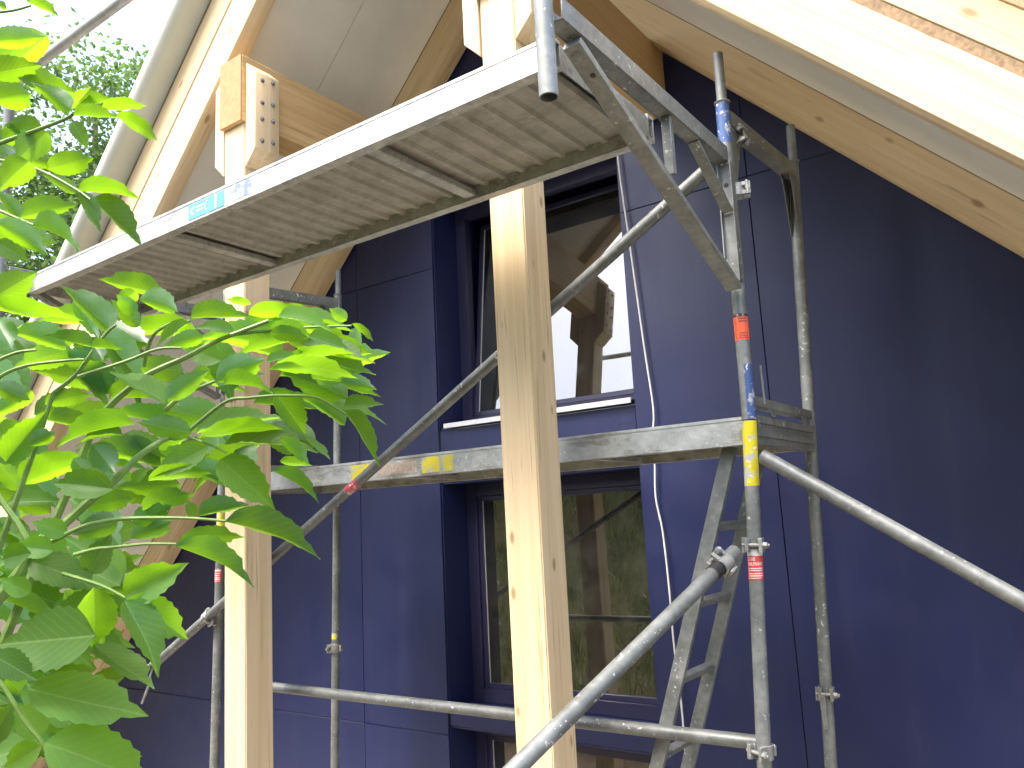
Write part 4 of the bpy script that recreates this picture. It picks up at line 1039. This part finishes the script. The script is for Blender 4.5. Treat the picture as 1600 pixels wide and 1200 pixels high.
(-1.216,0.622,0.304,-1.189,0.68,0.203,-0.254,0.867,0.43,0.056),(-1.331,0.596,0.189,-1.24,0.661,0.17,-0.186,0.511,0.839,0.053),(-1.225,0.639,0.217,-1.106,0.688,0.219,-0.143,0.305,0.942,0.06),
(-1.333,0.625,0.281,-1.264,0.681,0.328,-0.726,0.479,0.494,0.048),(-1.217,0.788,0.192,-1.306,0.763,0.124,-0.569,-0.165,0.805,0.054),(-1.403,0.725,0.093,-1.333,0.798,0.071,-0.677,0.711,0.192,0.052),
(-1.015,0.832,0.123,-1.073,0.796,0.167,-0.405,0.897,0.179,0.038),(-1.542,0.582,0.088,-1.451,0.629,0.055,-0.19,0.779,0.598,0.051),(-1.022,0.753,0.191,-0.964,0.825,0.196,-0.453,0.316,0.834,0.043),
(-1.157,0.719,0.08,-1.259,0.673,0.083,-0.309,0.726,0.614,0.053),(-1.337,0.759,0.2,-1.239,0.822,0.205,-0.461,0.671,0.581,0.055),(-1.401,0.64,0.048,-1.447,0.553,0.114,-0.607,0.662,0.439,0.056),
(-1.028,0.741,0.306,-0.98,0.79,0.336,-0.618,0.13,0.775,0.035),(-1.427,0.667,-0.056,-1.324,0.725,-0.075,0.353,-0.341,0.872,0.056),(-1.322,0.63,-0.039,-1.347,0.565,0.031,0.874,0.158,0.46,0.047),
(-1.566,0.588,0.012,-1.494,0.638,-0.068,0.785,-0.154,0.6,0.056),(-1.326,0.611,-0.126,-1.299,0.667,-0.193,0.942,-0.06,0.331,0.043),(-1.451,0.612,-0.249,-1.49,0.551,-0.199,0.669,0.162,0.726,0.041),
(-1.394,0.672,-0.039,-1.319,0.721,-0.054,-0.532,0.843,0.071,0.043),(-1.34,0.733,-0.195,-1.397,0.673,-0.118,0.852,-0.159,0.499,0.053),(-1.437,0.625,0.009,-1.487,0.565,0.051,0.675,-0.056,0.736,0.042),
(-1.529,0.596,-0.217,-1.463,0.681,-0.202,0.418,-0.459,0.784,0.051),(-1.408,0.574,-0.04,-1.369,0.609,-0.099,0.72,0.264,0.642,0.037),(-1.309,0.696,0.014,-1.357,0.646,0.077,0.859,-0.351,0.372,0.044),
(-1.483,0.588,-0.213,-1.406,0.662,-0.25,-0.71,0.7,-0.077,0.057),(-1.651,0.605,-0.16,-1.532,0.662,-0.157,-0.359,0.717,0.598,0.062),(-1.402,0.689,-0.291,-1.52,0.644,-0.309,0.053,-0.496,0.867,0.06),
(-1.22,0.662,-0.068,-1.3,0.61,-0.02,0.654,-0.433,0.62,0.05),(-1.437,0.585,-0.006,-1.423,0.615,-0.102,-0.587,0.793,0.164,0.048),(-1.415,0.691,-0.006,-1.304,0.744,0.024,0.428,-0.904,0.024,0.059),
(-1.402,0.546,-0.061,-1.356,0.603,-0.126,-0.794,0.607,-0.028,0.046),(-1.484,0.734,-0.139,-1.381,0.79,-0.073,-0.641,0.573,0.511,0.063),(-1.667,0.632,-0.346,-1.578,0.698,-0.352,0.261,-0.267,0.928,0.052),
(-1.448,0.683,-0.139,-1.361,0.766,-0.171,0.631,-0.409,0.659,0.059),(-1.477,0.687,-0.158,-1.529,0.644,-0.075,0.876,-0.241,0.419,0.051),(-1.353,0.749,-0.12,-1.436,0.698,-0.101,0.538,-0.752,0.38,0.047),
(-1.265,0.692,-0.064,-1.359,0.642,0.015,0.695,-0.499,0.518,0.062),(-1.528,0.639,-0.295,-1.469,0.693,-0.346,0.779,-0.41,0.475,0.048),(-1.511,0.642,-0.222,-1.576,0.59,-0.241,-0.649,0.742,0.164,0.04),
(-1.363,0.628,-0.113,-1.293,0.714,-0.103,0.429,-0.444,0.786,0.052),(-1.459,0.52,0.044,-1.375,0.575,0.023,-0.438,0.82,0.368,0.048),(-1.352,0.747,-0.226,-1.448,0.688,-0.274,0.188,-0.783,0.594,0.058),
(-1.434,0.583,-0.321,-1.329,0.632,-0.285,0.16,-0.783,0.601,0.057),(-1.545,0.614,-0.042,-1.421,0.674,-0.047,0.372,-0.732,0.571,0.065),(-1.399,0.661,-0.101,-1.45,0.583,-0.055,0.869,-0.405,0.284,0.049),
(-1.268,0.647,-0.072,-1.229,0.702,-0.071,-0.775,0.547,0.316,0.032),(-1.478,0.641,-0.333,-1.381,0.701,-0.301,0.208,-0.699,0.685,0.056),(-1.371,0.601,-0.209,-1.29,0.645,-0.278,0.707,-0.452,0.544,0.054),
(-1.506,0.618,-0.224,-1.464,0.668,-0.203,0.697,-0.679,0.229,0.038),(-1.521,0.751,-0.411,-1.419,0.805,-0.361,0.042,-0.718,0.695,0.06),(-1.36,0.658,0.085,-1.287,0.705,-0.015,-0.656,0.744,-0.124,0.064),
(-1.539,0.637,-0.051,-1.454,0.682,-0.076,0.5,-0.603,0.622,0.047),(-1.33,0.708,-0.304,-1.383,0.634,-0.249,0.703,0.026,0.711,0.05),(-1.54,0.668,-0.318,-1.493,0.738,-0.369,-0.558,0.699,0.447,0.046),
(-1.501,0.554,0.012,-1.399,0.619,-0.018,0.553,-0.595,0.583,0.059),(-1.525,0.727,-0.338,-1.576,0.667,-0.341,0.692,-0.612,0.382,0.038),(-1.506,0.67,-0.178,-1.443,0.688,-0.103,0.566,-0.771,-0.291,0.047),
(-1.446,0.727,-0.071,-1.354,0.766,-0.023,0.179,-0.903,0.391,0.052),(-1.495,0.706,-0.185,-1.579,0.661,-0.151,-0.42,0.894,0.158,0.047),(-1.435,0.643,-0.343,-1.416,0.619,-0.256,0.92,0.378,-0.101,0.044),
(-1.499,0.645,-0.194,-1.417,0.659,-0.116,0.227,-0.971,-0.072,0.054),(-1.566,0.607,-0.309,-1.537,0.632,-0.385,0.883,0.231,0.409,0.04),(-1.45,0.68,-0.149,-1.488,0.615,-0.097,-0.48,0.704,0.523,0.043),
(-1.409,0.693,-0.046,-1.309,0.747,-0.043,0.355,-0.696,0.624,0.053),(-1.454,0.645,-0.108,-1.366,0.727,-0.1,0.428,-0.53,0.732,0.057),(-1.446,0.54,-0.06,-1.382,0.567,-0.018,0.198,-0.931,0.306,0.038),
(-1.545,0.641,-0.234,-1.495,0.706,-0.305,-0.532,0.777,0.336,0.051),(-1.536,0.707,-0.31,-1.592,0.611,-0.25,0.678,0.065,0.732,0.06),(-1.359,0.651,-0.028,-1.442,0.578,-0.023,-0.504,0.608,0.613,0.052),
(-1.479,0.697,-0.072,-1.392,0.756,-0.054,0.284,-0.638,0.716,0.05),(-1.317,0.685,-0.122,-1.368,0.621,-0.101,0.562,-0.193,0.805,0.039),(-1.508,0.602,-0.24,-1.398,0.667,-0.247,-0.494,0.843,0.211,0.06),
(-1.377,0.594,-0.26,-1.331,0.644,-0.302,0.812,-0.393,0.431,0.041),(-1.538,0.686,-0.215,-1.451,0.736,-0.186,0.197,-0.728,0.656,0.049),(-1.418,0.622,-0.018,-1.367,0.677,0.008,0.428,-0.673,0.604,0.037),
(-1.671,0.622,-0.289,-1.608,0.7,-0.273,0.709,-0.635,0.308,0.054),(-1.5,0.654,-0.102,-1.416,0.683,-0.048,0.197,-0.96,0.197,0.049),(-1.37,0.653,-0.108,-1.293,0.697,-0.104,0.241,-0.492,0.836,0.042),
(-1.573,0.657,-0.301,-1.504,0.739,-0.347,0.595,-0.05,0.802,0.054),(-1.435,0.742,-0.215,-1.515,0.655,-0.225,0.597,-0.614,0.516,0.056),(-1.443,0.578,-0.166,-1.437,0.636,-0.25,-0.746,0.574,0.339,0.048),
(-1.323,0.667,-0.038,-1.269,0.731,-0.122,0.826,0.045,0.562,0.055),(-1.49,0.605,-0.213,-1.424,0.67,-0.226,0.688,-0.615,0.384,0.045),(-1.289,0.614,-0.071,-1.264,0.676,-0.158,0.968,-0.051,0.244,0.051),
(-1.558,0.68,-0.23,-1.66,0.623,-0.241,0.21,-0.546,0.811,0.056),(-1.546,0.564,-0.3,-1.482,0.633,-0.338,-0.546,0.733,0.406,0.048),(-1.462,0.532,-0.024,-1.404,0.596,-0.04,0.726,-0.553,0.409,0.041),
(-1.35,0.578,0.852,-1.451,0.527,0.788,-0.549,0.048,0.834,0.061),(-1.477,0.525,0.611,-1.44,0.545,0.707,-0.856,-0.329,0.399,0.049),(-1.463,0.526,0.675,-1.407,0.597,0.664,-0.608,0.571,0.552,0.043),
(-1.465,0.542,0.578,-1.457,0.604,0.479,-0.658,0.662,0.359,0.055),(-1.379,0.552,0.771,-1.281,0.602,0.732,-0.025,0.654,0.756,0.055),(-1.35,0.502,0.498,-1.291,0.586,0.472,-0.664,0.601,0.445,0.06),
(-1.3,0.49,0.59,-1.241,0.563,0.586,-0.556,0.491,0.671,0.044)]
STEMS=[
[(-1.038,0.381,0.476,0.003),(-1.0,0.394,0.48,0.0027),(-0.962,0.408,0.485,0.0024),(-0.927,0.42,0.49,0.0021),(-0.908,0.421,0.491,0.0018)],
[(-1.04,0.382,0.461,0.0024),(-1.004,0.4,0.453,0.0022),(-0.97,0.419,0.436,0.0019),(-0.934,0.44,0.41,0.0016),(-0.916,0.447,0.395,0.0014)],
[(-1.037,0.384,0.401,0.0022),(-1.018,0.391,0.393,0.0019),(-0.993,0.404,0.379,0.0017),(-0.974,0.411,0.369,0.0014)],
[(-1.005,0.36,0.63,0.002),(-0.969,0.374,0.625,0.0016),(-0.941,0.382,0.623,0.0012)],
[(-1.153,0.441,-0.095,0.0085),(-1.131,0.46,-0.064,0.0079),(-1.115,0.475,-0.033,0.0073),(-1.107,0.485,-0.004,0.0067),(-1.08,0.509,0.022,0.0061),(-1.054,0.531,0.053,0.0055)],
[(-1.054,0.531,0.053,0.0055),(-1.039,0.555,0.079,0.0049),(-1.026,0.577,0.107,0.0043),(-1.008,0.604,0.13,0.0036),(-1.002,0.626,0.135,0.003)],
[(-1.092,0.479,-0.007,0.0045),(-1.11,0.468,0.026,0.004),(-1.129,0.456,0.055,0.0035),(-1.147,0.443,0.093,0.003)],
[(-1.089,0.481,-0.006,0.0035),(-1.065,0.494,0.004,0.0032),(-1.032,0.513,0.019,0.0029),(-0.993,0.537,0.025,0.0026),(-0.95,0.566,0.024,0.0022),(-0.915,0.589,0.021,0.0019),(-0.883,0.611,0.016,0.0016)],
[(-1.041,0.505,-0.016,0.0026),(-1.017,0.52,-0.01,0.0023),(-0.999,0.533,-0.009,0.002),(-0.967,0.556,-0.007,0.0018),(-0.936,0.578,-0.009,0.0015)],
[(-1.055,0.499,-0.038,0.0024),(-1.009,0.523,-0.054,0.0019),(-0.976,0.537,-0.07,0.0015)],
[(-1.109,0.446,-0.151,0.0035),(-1.096,0.456,-0.168,0.0031),(-1.077,0.475,-0.211,0.0027),(-1.064,0.487,-0.233,0.0024),(-1.054,0.498,-0.269,0.002)],
[(-1.137,0.516,0.201,0.0032),(-1.104,0.529,0.223,0.0029),(-1.075,0.537,0.253,0.0025),(-1.052,0.543,0.275,0.0022),(-1.036,0.546,0.282,0.0018)],
[(-1.099,0.553,0.153,0.0052),(-1.075,0.564,0.182,0.0049),(-1.047,0.579,0.206,0.0045),(-1.025,0.592,0.222,0.0042),(-0.985,0.617,0.24,0.0038),(-0.953,0.636,0.257,0.0035),(-0.929,0.651,0.267,0.0031),(-0.887,0.678,0.283,0.0028)],
[(-1.052,0.595,0.235,0.0032),(-1.036,0.59,0.254,0.0029),(-1.015,0.588,0.273,0.0025),(-0.987,0.594,0.283,0.0022),(-0.956,0.604,0.283,0.0018)],
[(-0.999,0.597,0.167,0.0038),(-0.976,0.609,0.186,0.003),(-0.94,0.632,0.202,0.0022)],
[(-1.002,0.626,0.135,0.003),(-0.949,0.652,0.176,0.0026),(-0.918,0.669,0.18,0.0022),(-0.887,0.687,0.181,0.0018)],
[(-1.184,0.45,0.234,0.003),(-1.168,0.46,0.245,0.0026),(-1.147,0.473,0.253,0.0022),(-1.128,0.487,0.255,0.0018)],
[(-1.189,0.454,0.199,0.003),(-1.171,0.462,0.222,0.0027),(-1.14,0.482,0.235,0.0023),(-1.096,0.513,0.239,0.002),(-1.077,0.526,0.239,0.0016)],
[(-1.087,0.524,0.217,0.003),(-1.033,0.559,0.234,0.0025),(-0.997,0.582,0.248,0.0021),(-0.97,0.601,0.248,0.0016)],
[(-0.929,0.651,0.267,0.0026),(-0.882,0.692,0.273,0.0022),(-0.842,0.729,0.275,0.0018),(-0.812,0.759,0.276,0.0014)],
[(-0.887,0.687,0.181,0.002),(-0.852,0.725,0.178,0.0018),(-0.837,0.751,0.163,0.0015),(-0.831,0.77,0.151,0.0013)],
[(-1.002,0.626,0.135,0.002),(-0.961,0.647,0.117,0.0016),(-0.941,0.651,0.107,0.0013)]]
shrub = thing('elder_shrub', 'elder shrub with large serrated green leaves filling the left foreground', 'shrub', (-1.28, .36, ground_h(-1.28, .36)))
def leaf_mesh(seed, fold, droop, twist):
    r = random.Random(seed); n = 17; vs = []; fs = []
    for i in range(n + 1):
        t = i / n
        w = (t ** .62) * ((1 - t) ** .80) * 2.75 * (1 - .18 * t)
        if t > .82: w = w * .62 + .02 * (1 - t)
        w = min(w, 1) * .5
        ser = 1 + (.055 if i % 2 else -.045) if 1 < i < n else 1
        zc = -droop * t * t + .02 * math.sin(t * 5 + seed)
        cx = t; sw = twist * (t - .4)
        row = []
        for q, yy in enumerate((-1, -.55, -.05, .05, .55, 1)):
            y = yy * w * (ser if abs(yy) == 1 else 1)
            z = zc + abs(yy) ** 1.2 * w * fold + math.sin(t * 15 + yy * 2 + seed) * .010 * abs(yy) + sw * y
            x = cx + (.012 if abs(yy) == 1 and i % 2 else 0) - abs(yy) * .03 * math.sin(math.pi * t)
            vs.append((x, y, z))
    for i in range(n):
        for q in range(5):
            a = i * 6 + q; fs.append((a, a + 6, a + 7, a + 1))
    me = bpy.data.meshes.new('leaf'); me.from_pydata(vs, [], [tuple(reversed(f)) for f in fs])
    me.polygons.foreach_set('use_smooth', [True] * len(me.polygons)); me.materials.append(LEAF)
    return me
LM = [leaf_mesh(1, .28, .12, .10), leaf_mesh(2, .40, .20, -.15), leaf_mesh(3, .18, .06, .2), leaf_mesh(4, .33, .26, -.05), leaf_mesh(5, .10, .16, -.25)]
rl = random.Random(21); SL = Vector(shrub.location)
for row in LEAVES:
    B = Vector(row[0:3]); T = Vector(row[3:6]); nv = Vector(row[6:9]); W = row[9]
    x = (T - B); L = x.length; x.normalize(); y = nv.cross(x).normalized(); z = x.cross(y)
    o = bpy.data.objects.new('leaf', LM[rl.randrange(5)])
    COL.objects.link(o); o.parent = shrub
    o.location = B - SL
    o.rotation_euler = Matrix((x, y, z)).transposed().to_euler()
    o.scale = (L, W, min(L, .11))
for s in STEMS:
    P = [Vector(q[:3]) for q in s]
    pp = smooth(P, 4); r0, r1 = s[0][3], s[-1][3]
    MB().path(pp, [r0 + (r1 - r0) * i / (len(pp) - 1) for i in range(len(pp))], 8).build('stem', STEM, shrub)
# main stems that rise from the ground outside the picture
for (px, py, pz), r in ((STEMS[4][0][:3], .0085), (STEMS[10][0][:3], .0035), (STEMS[0][0][:3], .003), (STEMS[1][0][:3], .0024), (STEMS[2][0][:3], .0022), (STEMS[3][0][:3], .002), (STEMS[16][0][:3], .003), (STEMS[17][0][:3], .003), (STEMS[12][0][:3], .005), (STEMS[11][0][:3], .003)):
    base = Vector((-1.30 + rl.uniform(-.06, .06), .34 + rl.uniform(-.06, .06), ground_h(-1.3, .34) - .02))
    top = Vector((px, py, pz)); mid = Vector((base.x * .55 + px * .45 - .12, base.y * .55 + py * .45 - .02, base.z + (pz - base.z) * .6))
    pp = smooth([base, mid, top], 7)
    MB().path(pp, [.011 + (r - .011) * i / (len(pp) - 1) for i in range(len(pp))], 8).build('stem', STEM, shrub)
